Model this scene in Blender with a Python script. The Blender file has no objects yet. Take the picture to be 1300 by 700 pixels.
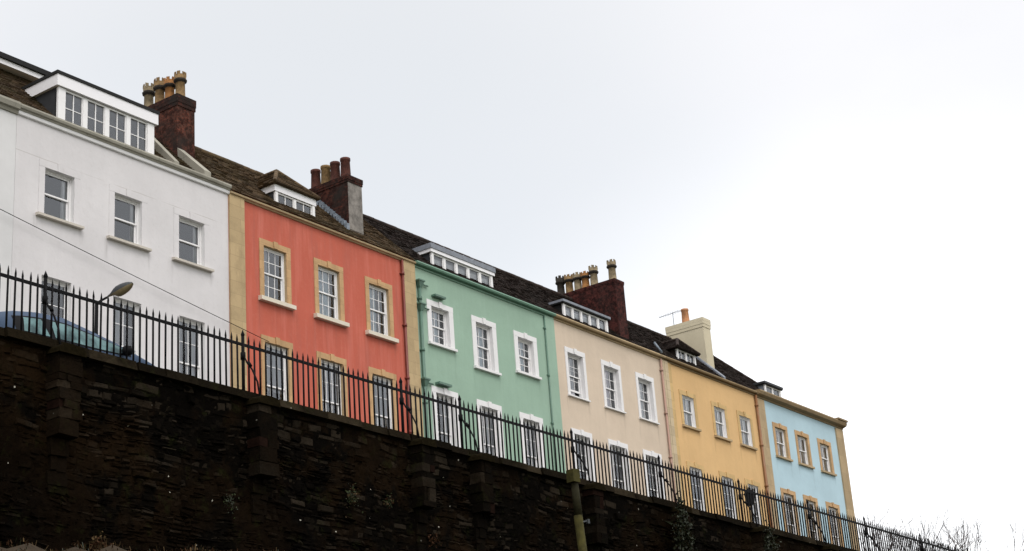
import bpy, math, random
from mathutils import Vector, Matrix

R = random.Random(7)
sc = bpy.context.scene
COL = sc.collection
PI = math.pi

# ------------------------------------------------------------------ mesh builder
class MB:
    def __init__(s):
        s.v = []; s.f = []; s.m = []; s.c = []; s.sm = []
    def add(s, vs, fs, mat=0, col=0.5, smooth=False):
        b = len(s.v)
        s.v += [tuple(v) for v in vs]
        for f in fs:
            s.f.append(tuple(b + i for i in f)); s.m.append(mat); s.c.append(col); s.sm.append(smooth)
        return s
    def quad(s, a, b, c, d, mat=0, col=0.5):
        return s.add([a, b, c, d], [(0, 1, 2, 3)], mat, col)
    def box(s, x0, x1, y0, y1, z0, z1, mat=0, col=0.5):
        v = [(x0,y0,z0),(x1,y0,z0),(x1,y1,z0),(x0,y1,z0),(x0,y0,z1),(x1,y0,z1),(x1,y1,z1),(x0,y1,z1)]
        return s.add(v, [(0,3,2,1),(4,5,6,7),(0,1,5,4),(1,2,6,5),(2,3,7,6),(3,0,4,7)], mat, col)
    def hexa(s, v, mat=0, col=0.5):
        return s.add(v, [(0,3,2,1),(4,5,6,7),(0,1,5,4),(1,2,6,5),(2,3,7,6),(3,0,4,7)], mat, col)
    def prism_x(s, prof, x0, x1, mat=0, col=0.5):
        """closed (y,z) outline swept along x"""
        n = len(prof)
        v = [(x0, y, z) for y, z in prof] + [(x1, y, z) for y, z in prof]
        f = [(i, (i+1) % n, n+(i+1) % n, n+i) for i in range(n)]
        f += [tuple(reversed(range(n))), tuple(range(n, 2*n))]
        return s.add(v, f, mat, col)
    def tube(s, pts, r, n=8, mat=0, col=0.5, smooth=True, cap=True):
        pts = [Vector(p) for p in pts]
        rs = r if isinstance(r, (list, tuple)) else [r]*len(pts)
        b = len(s.v); prev = None
        for i, p in enumerate(pts):
            t = (pts[min(i+1, len(pts)-1)] - pts[max(i-1, 0)]).normalized()
            u = Vector((0,0,1)) if abs(t.z) < .9 else Vector((1,0,0))
            if prev is not None: u = prev
            a = (u - t*u.dot(t)).normalized(); w = t.cross(a); prev = a
            for k in range(n):
                th = 2*PI*k/n
                q = p + (a*math.cos(th) + w*math.sin(th))*rs[i]
                s.v.append(tuple(q))
        for i in range(len(pts)-1):
            for k in range(n):
                s.f.append((b+i*n+k, b+i*n+(k+1) % n, b+(i+1)*n+(k+1) % n, b+(i+1)*n+k)); s.m.append(mat); s.c.append(col); s.sm.append(smooth)
        if cap:
            s.f.append(tuple(b+k for k in reversed(range(n)))); s.m.append(mat); s.c.append(col); s.sm.append(False)
            e = b+(len(pts)-1)*n
            s.f.append(tuple(e+k for k in range(n))); s.m.append(mat); s.c.append(col); s.sm.append(False)
        return s
    def lathe(s, prof, cx, cy, n=14, mat=0, col=0.5, smooth=True, rot=0):
        b = len(s.v); k0 = len(prof)
        for r, z in prof:
            for k in range(n):
                th = 2*PI*k/n + rot
                s.v.append((cx+r*math.cos(th), cy+r*math.sin(th), z))
        for i in range(k0-1):
            for k in range(n):
                s.f.append((b+i*n+k, b+i*n+(k+1) % n, b+(i+1)*n+(k+1) % n, b+(i+1)*n+k)); s.m.append(mat); s.c.append(col); s.sm.append(smooth)
        s.f.append(tuple(b+k for k in reversed(range(n)))); s.m.append(mat); s.c.append(col); s.sm.append(False)
        s.f.append(tuple(b+(k0-1)*n+k for k in range(n))); s.m.append(mat); s.c.append(col); s.sm.append(False)
        return s
    def build(s, name, mats, parent=None, kind=None):
        """links ONE mesh object; vertices are given in world metres and stored relative to the top-level thing"""
        if not isinstance(mats, (list, tuple)): mats = [mats]
        org = Vector((0,0,0)); p = parent
        while p is not None:
            org += p.location; p = p.parent
        me = bpy.data.meshes.new(name)
        me.from_pydata([(x-org.x, y-org.y, z-org.z) for x, y, z in s.v], [], s.f)
        for m in mats: me.materials.append(m)
        me.polygons.foreach_set('material_index', s.m)
        me.polygons.foreach_set('use_smooth', s.sm)
        ca = me.color_attributes.new('rnd', 'FLOAT_COLOR', 'CORNER')
        buf = []
        for pl in me.polygons:
            c = s.c[pl.index]
            buf += [c, c, c, 1.0]*pl.loop_total
        ca.data.foreach_set('color', buf)
        me.update()
        o = bpy.data.objects.new(name, me); COL.objects.link(o)
        if parent: o.parent = parent
        if kind: o['kind'] = kind
        return o

def thing(name, loc, label, cat, group=None):
    o = bpy.data.objects.new(name, None); COL.objects.link(o)
    o.location = loc; o.empty_display_size = .3
    o['label'] = label; o['category'] = cat
    if group: o['group'] = group
    return o
def tag(o, label, cat, group=None, kind=None):
    o['label'] = label; o['category'] = cat
    if group: o['group'] = group
    if kind: o['kind'] = kind
    return o

# ------------------------------------------------------------------ materials
class NT:
    def __init__(s, name):
        s.mat = bpy.data.materials.new(name); s.mat.use_nodes = True
        s.t = s.mat.node_tree; s.t.nodes.clear()
        s.out = s.n('ShaderNodeOutputMaterial')
        s.b = s.n('ShaderNodeBsdfPrincipled'); s.l(s.b.outputs[0], s.out.inputs[0])
        s.co = s.n('ShaderNodeNewGeometry').outputs['Position']
    def n(s, t, **k):
        o = s.t.nodes.new(t)
        for a, b in k.items():
            if hasattr(o, a): setattr(o, a, b)
        return o
    def l(s, a, b): s.t.links.new(a, b)
    def val(s, sock, v):
        if hasattr(v, 'is_linked') or isinstance(v, bpy.types.NodeSocket): s.l(v, sock)
        else: sock.default_value = v
    def map(s, scale=(1,1,1), vec=None):
        m = s.n('ShaderNodeMapping'); m.inputs['Scale'].default_value = scale
        s.l(vec or s.co, m.inputs[0]); return m.outputs[0]
    def noise(s, scale, detail=4, rough=.55, vec=None, dist=0):
        o = s.n('ShaderNodeTexNoise'); o.inputs['Scale'].default_value = scale
        o.inputs['Detail'].default_value = detail; o.inputs['Roughness'].default_value = rough
        o.inputs['Distortion'].default_value = dist
        s.l(vec or s.co, o.inputs['Vector']); return o.outputs[0]
    def ramp(s, fac, a, b, ca=(0,0,0,1), cb=(1,1,1,1)):
        o = s.n('ShaderNodeValToRGB'); e = o.color_ramp.elements
        e[0].position = a; e[1].position = b; e[0].color = ca; e[1].color = cb
        s.l(fac, o.inputs[0]); return o.outputs[0]
    def mix(s, fac, a, b, mode='MIX'):
        o = s.n('ShaderNodeMix'); o.data_type = 'RGBA'; o.blend_type = mode
        s.val(o.inputs[0], fac)
        for k, v in ((6, a), (7, b)):
            if isinstance(v, bpy.types.NodeSocket): s.l(v, o.inputs[k])
            else: o.inputs[k].default_value = (*v[:3], 1)
        return o.outputs[2]
    def math(s, op, a, b=0.0):
        o = s.n('ShaderNodeMath'); o.operation = op
        s.val(o.inputs[0], a); s.val(o.inputs[1], b); return o.outputs[0]
    def bump(s, h, strength=.3, dist=.01, prev=None):
        o = s.n('ShaderNodeBump'); o.inputs['Strength'].default_value = strength
        o.inputs['Distance'].default_value = dist; s.l(h, o.inputs['Height'])
        if prev: s.l(prev, o.inputs['Normal'])
        return o.outputs[0]
    def flat(s, kx=1, ky=1, kz=1):
        """(x*kx + y*ky, z*kz, 0) for brick and block patterns on upright faces"""
        sp = s.n('ShaderNodeSeparateXYZ'); s.l(s.co, sp.inputs[0])
        u = s.math('ADD', s.math('MULTIPLY', sp.outputs[0], kx), s.math('MULTIPLY', sp.outputs[1], ky))
        c = s.n('ShaderNodeCombineXYZ'); s.l(u, c.inputs[0]); s.l(s.math('MULTIPLY', sp.outputs[2], kz), c.inputs[1])
        return c.outputs[0]
    def rnd(s):
        a = s.n('ShaderNodeVertexColor'); a.layer_name = 'rnd'; return a.outputs[0]
    def done(s, color, rough=.8, normal=None, spec=.3, metal=0):
        s.val(s.b.inputs['Base Color'], color if isinstance(color, bpy.types.NodeSocket) else (*color[:3], 1))
        s.val(s.b.inputs['Roughness'], rough); s.b.inputs['Specular IOR Level'].default_value = spec
        s.b.inputs['Metallic'].default_value = metal
        if normal: s.l(normal, s.b.inputs['Normal'])
        return s.mat

def stucco(name, c, dirt=(.25,.22,.18), amt=.3, streak=.35, line_z=None, sills=()):
    n = NT(name)
    big = n.noise(.55, 5, .6)
    col = n.mix(n.ramp(big, .3, .75), [x*.9 for x in c], [min(1, x*1.05) for x in c])
    # rain streaks, drawn out down the wall
    st = n.noise(1.0, 6, .62, n.map((3.2, 3.2, .28)))
    col = n.mix(n.math('MULTIPLY', n.ramp(st, .5, .8), streak), col, [x*.72+.03 for x in c])
    st2 = n.noise(1.0, 5, .6, n.map((5.5, 5.5, .4)))
    col = n.mix(n.math('MULTIPLY', n.ramp(st2, .5, .68), streak*.45), col, [min(1, x*1.1+.055) for x in c])
    fine = n.noise(9, 5, .6)
    col = n.mix(n.math('MULTIPLY', n.ramp(fine, .55, .8), amt*.5), col, dirt)
    pat = n.noise(1.7, 6, .7, dist=.6)
    col = n.mix(n.math('MULTIPLY', n.ramp(pat, .6, .78), amt*.45), col, dirt)
    if line_z is not None:
        sp = n.n('ShaderNodeSeparateXYZ'); n.l(n.co, sp.inputs[0])
        w = n.math('MULTIPLY', n.noise(.9, 2), .06)
        d = n.math('ABSOLUTE', n.math('SUBTRACT', n.math('ADD', sp.outputs[2], w), line_z+.03))
        k = n.math('LESS_THAN', d, .013)
        k = n.math('MULTIPLY', k, n.ramp(n.noise(.8, 2), .42, .55))
        col = n.mix(n.math('MULTIPLY', k, .35), col, dirt)
    if sills:                                   # soot washed down below the ends of the sills
        sp = n.n('ShaderNodeSeparateXYZ'); n.l(n.co, sp.inputs[0]); tot = None
        for xi, zi in sills:
            a = n.math('SUBTRACT', 1.0, n.math('DIVIDE', n.math('ABSOLUTE', n.math('SUBTRACT', sp.outputs[0], xi)), R.uniform(.07,.13)))
            dz = n.math('SUBTRACT', zi, sp.outputs[2]); L = R.uniform(.4, 1.3)
            b = n.math('MULTIPLY', n.math('GREATER_THAN', dz, 0.0), n.math('SUBTRACT', 1.0, n.math('DIVIDE', dz, L)))
            q = n.math('MULTIPLY', n.math('MAXIMUM', a, 0.0), n.math('MAXIMUM', b, 0.0)); tot = q if tot is None else n.math('ADD', tot, q)
        k = n.math('MULTIPLY', tot, n.ramp(n.noise(1, 4, .6, n.map((14, 14, 1.2))), .4, .65))
        col = n.mix(n.math('MINIMUM', n.math('MULTIPLY', k, .55), .55), col, [x*.4 for x in dirt])
    nr = n.bump(n.noise(60, 4, .7), .25, .006)
    nr = n.bump(n.noise(2.2, 4, .6), .35, .03, nr)
    return n.done(col, .85, nr, .2)

def ashlar(name, c, bw=.75, bh=.36, mort=.012):
    n = NT(name)
    br = n.n('ShaderNodeTexBrick'); br.inputs['Scale'].default_value = 1
    br.inputs['Brick Width'].default_value = bw; br.inputs['Row Height'].default_value = bh
    br.inputs['Mortar Size'].default_value = mort; br.inputs['Mortar Smooth'].default_value = .3
    br.inputs['Color1'].default_value = (*[x*1.05 for x in c], 1); br.inputs['Color2'].default_value = (*[x*.86 for x in c], 1)
    br.inputs['Mortar'].default_value = (*[x*.72 for x in c], 1); br.inputs['Bias'].default_value = 0
    n.l(n.flat(), br.inputs['Vector'])
    col = n.mix(n.math('MULTIPLY', n.ramp(n.noise(2.2, 6, .65), .48, .75), .45), br.outputs[0], [x*.55 for x in c])
    col = n.mix(n.math('MULTIPLY', n.ramp(n.noise(1, 5, .6, n.map((4, 4, .35))), .52, .8), .5), col, [x*.5 for x in c])
    col = n.mix(n.math('MULTIPLY', n.ramp(n.noise(25, 3), .5, .8), .3), col, [min(1, x*1.25) for x in c])
    nr = n.bump(n.noise(40, 4, .7), .3, .008)
    nr = n.bump(br.outputs['Fac'], -.3, .01, nr)
    return n.done(col, .9, nr, .2)

def paint(name, c, rough=.5, dirt=.25, dc=(.22,.2,.17), spec=.35):
    n = NT(name)
    a = n.ramp(n.noise(3.5, 6, .65), .5, .8)
    col = n.mix(n.math('MULTIPLY', a, dirt), c, dc)
    st = n.ramp(n.noise(1, 5, .6, n.map((9, 9, .8))), .52, .85)
    col = n.mix(n.math('MULTIPLY', st, dirt), col, [x*.7 for x in c])
    return n.done(col, rough, n.bump(n.noise(70, 3), .12, .003), spec)

def tiles(name, c1, c2, moss, mossamt=.5):
    n = NT(name)
    col = n.mix(n.rnd(), c1, c2)
    col = n.mix(n.math('MULTIPLY', n.ramp(n.noise(1.3, 7, .7), .45, .7), mossamt), col, moss)
    col = n.mix(n.math('MULTIPLY', n.ramp(n.noise(14, 4, .7), .55, .75), .6), col, [x*.35 for x in c1])
    col = n.mix(n.math('MULTIPLY', n.ramp(n.noise(23, 2, .5), .68, .74), .35), col, (.3,.29,.22))
    return n.done(col, .9, n.bump(n.noise(35, 4), .5, .015), .2)

def bricks(name, c1, c2, mort, soot=.5):
    n = NT(name)
    br = n.n('ShaderNodeTexBrick'); br.inputs['Scale'].default_value = 1
    br.inputs['Brick Width'].default_value = .225; br.inputs['Row Height'].default_value = .075
    br.inputs['Mortar Size'].default_value = .008
    br.inputs['Color1'].default_value = (*c1, 1); br.inputs['Color2'].default_value = (*c2, 1); br.inputs['Mortar'].default_value = (*mort, 1)
    n.l(n.flat(), br.inputs['Vector'])
    col = n.mix(n.ramp(n.noise(6.5, 6, .8), .42, .56), br.outputs[0], [x*.16 for x in c1])
    col = n.mix(n.math('MULTIPLY', n.ramp(n.noise(1.1, 5, .7), .45, .65), soot), col, (.02,.017,.015))
    nr = n.bump(br.outputs['Fac'], -.6, .02); nr = n.bump(n.noise(45, 3), .4, .01, nr)
    return n.done(col, .92, nr, .15)

def glass_mat(name, tint=(1,1,1)):
    n = NT(name); n.t.nodes.remove(n.b)
    tr = n.n('ShaderNodeBsdfTransparent'); tr.inputs[0].default_value = (.92*tint[0], .94*tint[1], .94*tint[2], 1)
    gl = n.n('ShaderNodeBsdfGlossy'); gl.inputs['Roughness'].default_value = .015; gl.inputs[0].default_value = (.92,.96,1,1)
    bp = n.bump(n.noise(1.6, 2, .5), .25, .02)
    n.l(bp, gl.inputs['Normal'])
    fr = n.n('ShaderNodeFresnel'); fr.inputs[0].default_value = 1.95; n.l(bp, fr.inputs['Normal'])
    mx = n.n('ShaderNodeMixShader'); n.l(fr.outputs[0], mx.inputs[0]); n.l(tr.outputs[0], mx.inputs[1]); n.l(gl.outputs[0], mx.inputs[2])
    n.l(mx.outputs[0], n.out.inputs[0]); return n.mat

def cloth(name, c):
    n = NT(name)
    return n.done(n.mix(n.noise(6, 4), [x*.85 for x in c], c), .9, None, .1)

def plain(name, c, rough=.6, spec=.4, metal=0, var=.35, sc_=12):
    n = NT(name)
    col = n.mix(n.ramp(n.noise(sc_, 5, .65), .35, .75), [x*(1-var) for x in c], c)
    return n.done(col, rough, n.bump(n.noise(sc_*6, 3), .15, .004), spec, metal)

def rubble(name, dark, light, warm, mossy=.4, speck=.0):
    n = NT(name)
    col = n.mix(n.ramp(n.rnd(), .35, 1.0), dark, light)
    col = n.mix(n.math('MULTIPLY', n.ramp(n.noise(.9, 5, .65), .46, .62), .7), col, warm)
    col = n.mix(n.math('MULTIPLY', n.ramp(n.noise(.45, 6, .7), .45, .62), .75), col, [x*.3 for x in dark])
    col = n.mix(n.math('MULTIPLY', n.ramp(n.noise(2.3, 6, .7), .56, .72), mossy), col, (.016,.018,.005))
    col = n.mix(n.math('MULTIPLY', n.ramp(n.noise(16, 4, .7), .5, .75), .55), col, [x*.25 for x in dark])
    if speck:
        v = n.n('ShaderNodeTexVoronoi'); v.inputs['Scale'].default_value = 2.8; n.l(n.co, v.inputs['Vector'])
        k = n.math('LESS_THAN', n.math('ADD', v.outputs['Distance'], n.math('MULTIPLY', n.noise(30, 2), .05)), .075)
        k = n.math('MULTIPLY', k, n.ramp(n.noise(.8, 3), .44, .5))
        col = n.mix(n.math('MULTIPLY', k, speck), col, (.4,.38,.32))
    nr = n.bump(n.noise(9, 6, .75), .7, .06); nr = n.bump(n.noise(45, 4, .7), .5, .012, nr)
    return n.done(col, .95, nr, .02)

M = {}
M['white_wall'] = stucco('white_render', (.625,.605,.61), amt=.3, streak=.16, sills=[(27.17,18.5),(28.74,18.5),(29.66,18.5),(31.22,18.5),(32.13,18.5),(33.7,18.5)], line_z=20.27)
M['pale_wall']  = stucco('pale_render', (.62,.615,.615), amt=.1, streak=.1)
M['red_wall']   = stucco('salmon_red_render', (.48,.115,.075), sills=[(35.72,18.13),(37.24,18.13),(38.22,18.13),(39.74,18.13),(40.73,18.13),(42.24,18.13)], dirt=(.47,.19,.135), amt=.8, streak=1.0)
M['green_wall'] = stucco('mint_green_render', (.285,.41,.32), sills=[(44.05,18.53),(45.53,18.53),(46.6,18.17),(48.08,18.17),(49.17,18.53),(50.65,18.53)], dirt=(.15,.25,.19), amt=.3, streak=.25)
M['cream_wall'] = stucco('cream_render', (.59,.485,.38), sills=[(52.52,18.24),(53.94,18.24),(55.07,18.24),(56.5,18.24),(57.62,18.24),(59.05,18.24)], dirt=(.4,.3,.22), amt=.3, streak=.25)
M['yellow_wall']= stucco('yellow_render', (.63,.41,.195), sills=[(61.08,18.57),(62.46,18.57),(63.79,18.57),(65.15,18.57),(66.07,18.57),(67.46,18.57)], dirt=(.45,.28,.11), amt=.25, streak=.2)
M['blue_wall']  = stucco('sky_blue_render', (.42,.565,.63), sills=[(69.43,18.59),(70.89,18.59),(71.65,18.59),(73.11,18.59),(73.99,18.59),(75.45,18.59)], dirt=(.3,.42,.46), amt=.2, streak=.15)
M['stone']      = ashlar('bath_stone', (.45,.335,.19), 1.1, .42, .008)
M['stone_warm'] = ashlar('warm_bath_stone', (.49,.315,.165), .4, .3, .006)
M['stone_pale'] = ashlar('pale_bath_stone', (.52,.42,.28), .9, .4)
M['stone_trim'] = ashlar('weathered_trim_stone', (.40,.30,.18), 1.1, .9, .008)
M['stone_dark'] = ashlar('stained_cornice_stone', (.25,.18,.10), 1.2, .9, .008)
M['stone_grey'] = ashlar('grey_weathered_stone', (.29,.275,.23), 1.3, .9, .01)
M['yellow_trim']= ashlar('yellow_painted_stone', (.56,.385,.18), .5, .4, .006)
M['green_trim'] = paint('green_painted_moulding', (.13,.24,.175), .5, .35, (.06,.1,.07))
M['green_pipe'] = paint('green_painted_iron', (.085,.16,.12), .4, .4, (.04,.06,.05))
M['white_trim'] = paint('white_gloss_paint', (.70,.69,.69), .4, .14)
M['white_sash'] = paint('white_sash_paint', (.76,.75,.75), .35, .1)
M['cream_sill'] = paint('cream_sill_paint', (.62,.56,.46), .5, .3)
M['dirty_sill'] = paint('dirty_sill_paint', (.5,.46,.4), .6, .5)
M['red_pipe']   = paint('dark_red_pipe_paint', (.16,.035,.025), .4, .4, (.03,.02,.02))
M['pink_pipe']  = paint('pinkish_pipe_paint', (.36,.22,.17), .45, .35)
M['brown_pipe'] = paint('brown_pipe_paint', (.22,.1,.04), .45, .4)
M['fascia']     = paint('white_fascia_board', (.78,.77,.79), .35, .05)
M['tile_brown'] = tiles('brown_clay_tiles', (.055,.035,.02), (.13,.085,.045), (.06,.05,.022), .6)
M['tile_mossy'] = tiles('mossy_clay_tiles', (.05,.032,.02), (.10,.065,.035), (.045,.042,.015), .8)
M['tile_dark']  = tiles('dark_clay_tiles', (.018,.012,.010), (.036,.023,.019), (.02,.016,.01), .5)
M['brick_red']  = bricks('sooty_red_brick', (.15,.043,.026), (.09,.032,.021), (.055,.043,.035), .85)
M['brick_dark'] = bricks('blackened_brick', (.10,.026,.016), (.04,.016,.012), (.028,.022,.018), .85)
M['brick_maroon']= bricks('maroon_brick', (.085,.021,.017), (.065,.018,.015), (.05,.02,.016), .4)
M['cap_dark']   = plain('sooty_mortar_cap', (.07,.05,.04), .95, .1, 0, .7, 7)
M['render_grey']= plain('grey_chimney_render', (.36,.33,.30), .9, .15, 0, .72, 2.2)
M['render_cream']= stucco('cream_chimney_render', (.54,.48,.35), dirt=(.25,.22,.14), amt=.35, streak=.35)
M['pot_buff']   = plain('buff_clay', (.30,.19,.085), .8, .2, 0, .65, 6)
M['pot_pale']   = plain('pale_buff_clay', (.31,.245,.15), .8, .2, 0, .6, 6)
M['pot_orange'] = plain('orange_clay', (.36,.165,.055), .8, .2, 0, .5, 6)
M['pot_red']    = plain('red_clay', (.115,.038,.026), .75, .25, 0, .6, 6)
M['pot_black']  = plain('sooty_clay', (.045,.037,.03), .85, .2, 0, .6, 6)
M['pot_peach']  = plain('peach_clay', (.55,.27,.14), .8, .2, 0, .35, 6)
M['lead']       = plain('lead_sheet', (.23,.25,.29), .55, .4, .0, .35, 5)
M['lead_pale']  = plain('pale_lead_flashing', (.26,.31,.37), .5, .4, .0, .6, 8)
M['slate']      = plain('slate_cheek', (.035,.037,.042), .6, .4, 0, .5, 4)
M['felt']       = plain('black_roof_felt', (.012,.012,.012), .8, .3, 0, .4, 6)
M['room']       = plain('dim_room', (.05,.05,.055), .9, .1, 0, .2, 2)
M['glass']      = glass_mat('old_window_glass')
M['curtain_white'] = cloth('white_net_curtain', (.78,.78,.80))
M['curtain_grey']  = cloth('grey_blind', (.56,.56,.60))
M['curtain_blue']  = cloth('pale_blue_curtain', (.66,.74,.80))
M['curtain_mauve'] = cloth('mauve_curtain', (.74,.66,.71))
M['shutter_cream'] = cloth('cream_shutter', (.70,.60,.51))
M['iron']       = plain('black_painted_iron', (.004,.004,.005), .75, .12, 0, .4, 20)
M['steel_grey'] = plain('galvanised_steel', (.055,.06,.065), .6, .3, .2, .4, 14)
M['lamp_bowl']  = plain('yellowed_lamp_bowl', (.2,.155,.075), .5, .5, 0, .4, 9)
M['aerial']     = plain('dull_aluminium', (.16,.17,.18), .5, .5, .5, .2, 10)
M['rubble']     = rubble('blackened_rubble_stone', (.0024,.0018,.0012), (.024,.0185,.013), (.021,.0115,.005), .6, 1.0)
M['rubble_top'] = rubble('brown_coping_stone', (.007,.0052,.003), (.034,.026,.016), (.018,.013,.007), .6, .25)
M['pier']       = rubble('pier_stone', (.004,.003,.002), (.030,.023,.016), (.018,.011,.006), .5, .3)
M['pier_brick'] = plain('dull_red_pier_brick', (.017,.0085,.006), .95, .02, 0, .6, 9)
M['mortar']     = plain('black_wall_core', (.003,.0024,.0018), .95, .02, 0, .5, 3)
M['moss']       = plain('dark_moss', (.014,.0105,.0045), .95, .02, 0, .6, 16)
M['timber']     = plain('algae_green_timber', (.062,.054,.013), .85, .15, 0, .65, 5)
M['timber_dark']= plain('shaded_mossy_timber', (.03,.027,.011), .85, .15, 0, .6, 6)  # post neck: shade and moss both put into the darker colour
M['leaf_dark']  = plain('dark_ivy_leaf', (.016,.022,.006), .6, .3, 0, .5, 9)
M['leaf_green'] = plain('green_weed_leaf', (.035,.05,.012), .6, .3, 0, .5, 9)
M['straw']      = plain('dead_grass', (.10,.065,.03), .9, .1, 0, .6, 9)
M['fern_brown'] = plain('dead_bracken', (.05,.022,.009), .9, .1, 0, .5, 9)
M['bark']       = plain('bare_twig_bark', (.075,.06,.055), .9, .1, 0, .4, 4)
M['bark_grey']  = plain('grey_twig_bark', (.16,.13,.125), .9, .1, 0, .4, 4)

# ------------------------------------------------------------------ houses
YF = 35.0          # street front of the whole terrace
ZS = 9.10          # street level on top of the retaining wall
ZE = 21.34         # underside of the cornices
RY, RZ = 37.6, 24.08   # ridge

class Win:
    def __init__(s, xl, xr, zb, zt, **k):
        s.xl, s.xr, s.zb, s.zt = xl, xr, zb, zt
        s.cols = k.get('cols', 3); s.rows = k.get('rows', 2); s.lift = k.get('lift', 0)
        s.cur = k.get('cur', None); s.cmat = k.get('cmat', 'curtain_white'); s.drop = k.get('drop', 0)

def wall_front(h, x0, x1, wins, wallmat, revealmat, dep=.17, room=1.1, peak=RZ):
    mb = MB(); e = .004
    xs = sorted({x0+e, x1-e} | {w.xl for w in wins} | {w.xr for w in wins})
    zs = sorted({ZS-.2, ZE+.2} | {w.zb for w in wins} | {w.zt for w in wins})
    for i in range(len(xs)-1):
        for j in range(len(zs)-1):
            cx, cz = (xs[i]+xs[i+1])/2, (zs[j]+zs[j+1])/2
            if any(w.xl < cx < w.xr and w.zb < cz < w.zt for w in wins): continue
            mb.quad((xs[i],YF,zs[j]), (xs[i+1],YF,zs[j]), (xs[i+1],YF,zs[j+1]), (xs[i],YF,zs[j+1]))
    for w in wins:
        for ya, yb, m in ((YF, YF+dep+.06, 1), (YF+dep+.06, YF+room, 2)):
            a, b, c, d = w.xl, w.xr, w.zb, w.zt
            mb.quad((a,ya,c),(a,ya,d),(a,yb,d),(a,yb,c), m)
            mb.quad((b,ya,c),(b,yb,c),(b,yb,d),(b,ya,d), m)
            mb.quad((a,ya,d),(b,ya,d),(b,yb,d),(a,yb,d), m)
            mb.quad((a,ya,c),(a,yb,c),(b,yb,c),(b,ya,c), m)
        mb.quad((w.xl,YF+room,w.zb),(w.xl,YF+room,w.zt),(w.xr,YF+room,w.zt),(w.xr,YF+room,w.zb), 2)
    # side and rear walls
    a, b, y1 = x0+e, x1-e, 40.2
    mb.add([(a,YF,ZS-.2),(a,y1,ZS-.2),(a,y1,ZE+.1),(a,RY,peak-.1),(a,YF,ZE+.1)], [(0,4,3,2,1)])
    mb.add([(b,YF,ZS-.2),(b,y1,ZS-.2),(b,y1,ZE+.1),(b,RY,peak-.1),(b,YF,ZE+.1)], [(0,1,2,3,4)])
    mb.quad((a,y1,ZS-.2),(b,y1,ZS-.2),(b,y1,ZE+.1),(a,y1,ZE+.1))
    return mb.build('wall', [M[wallmat], M[revealmat], M['room']], h)

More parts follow.
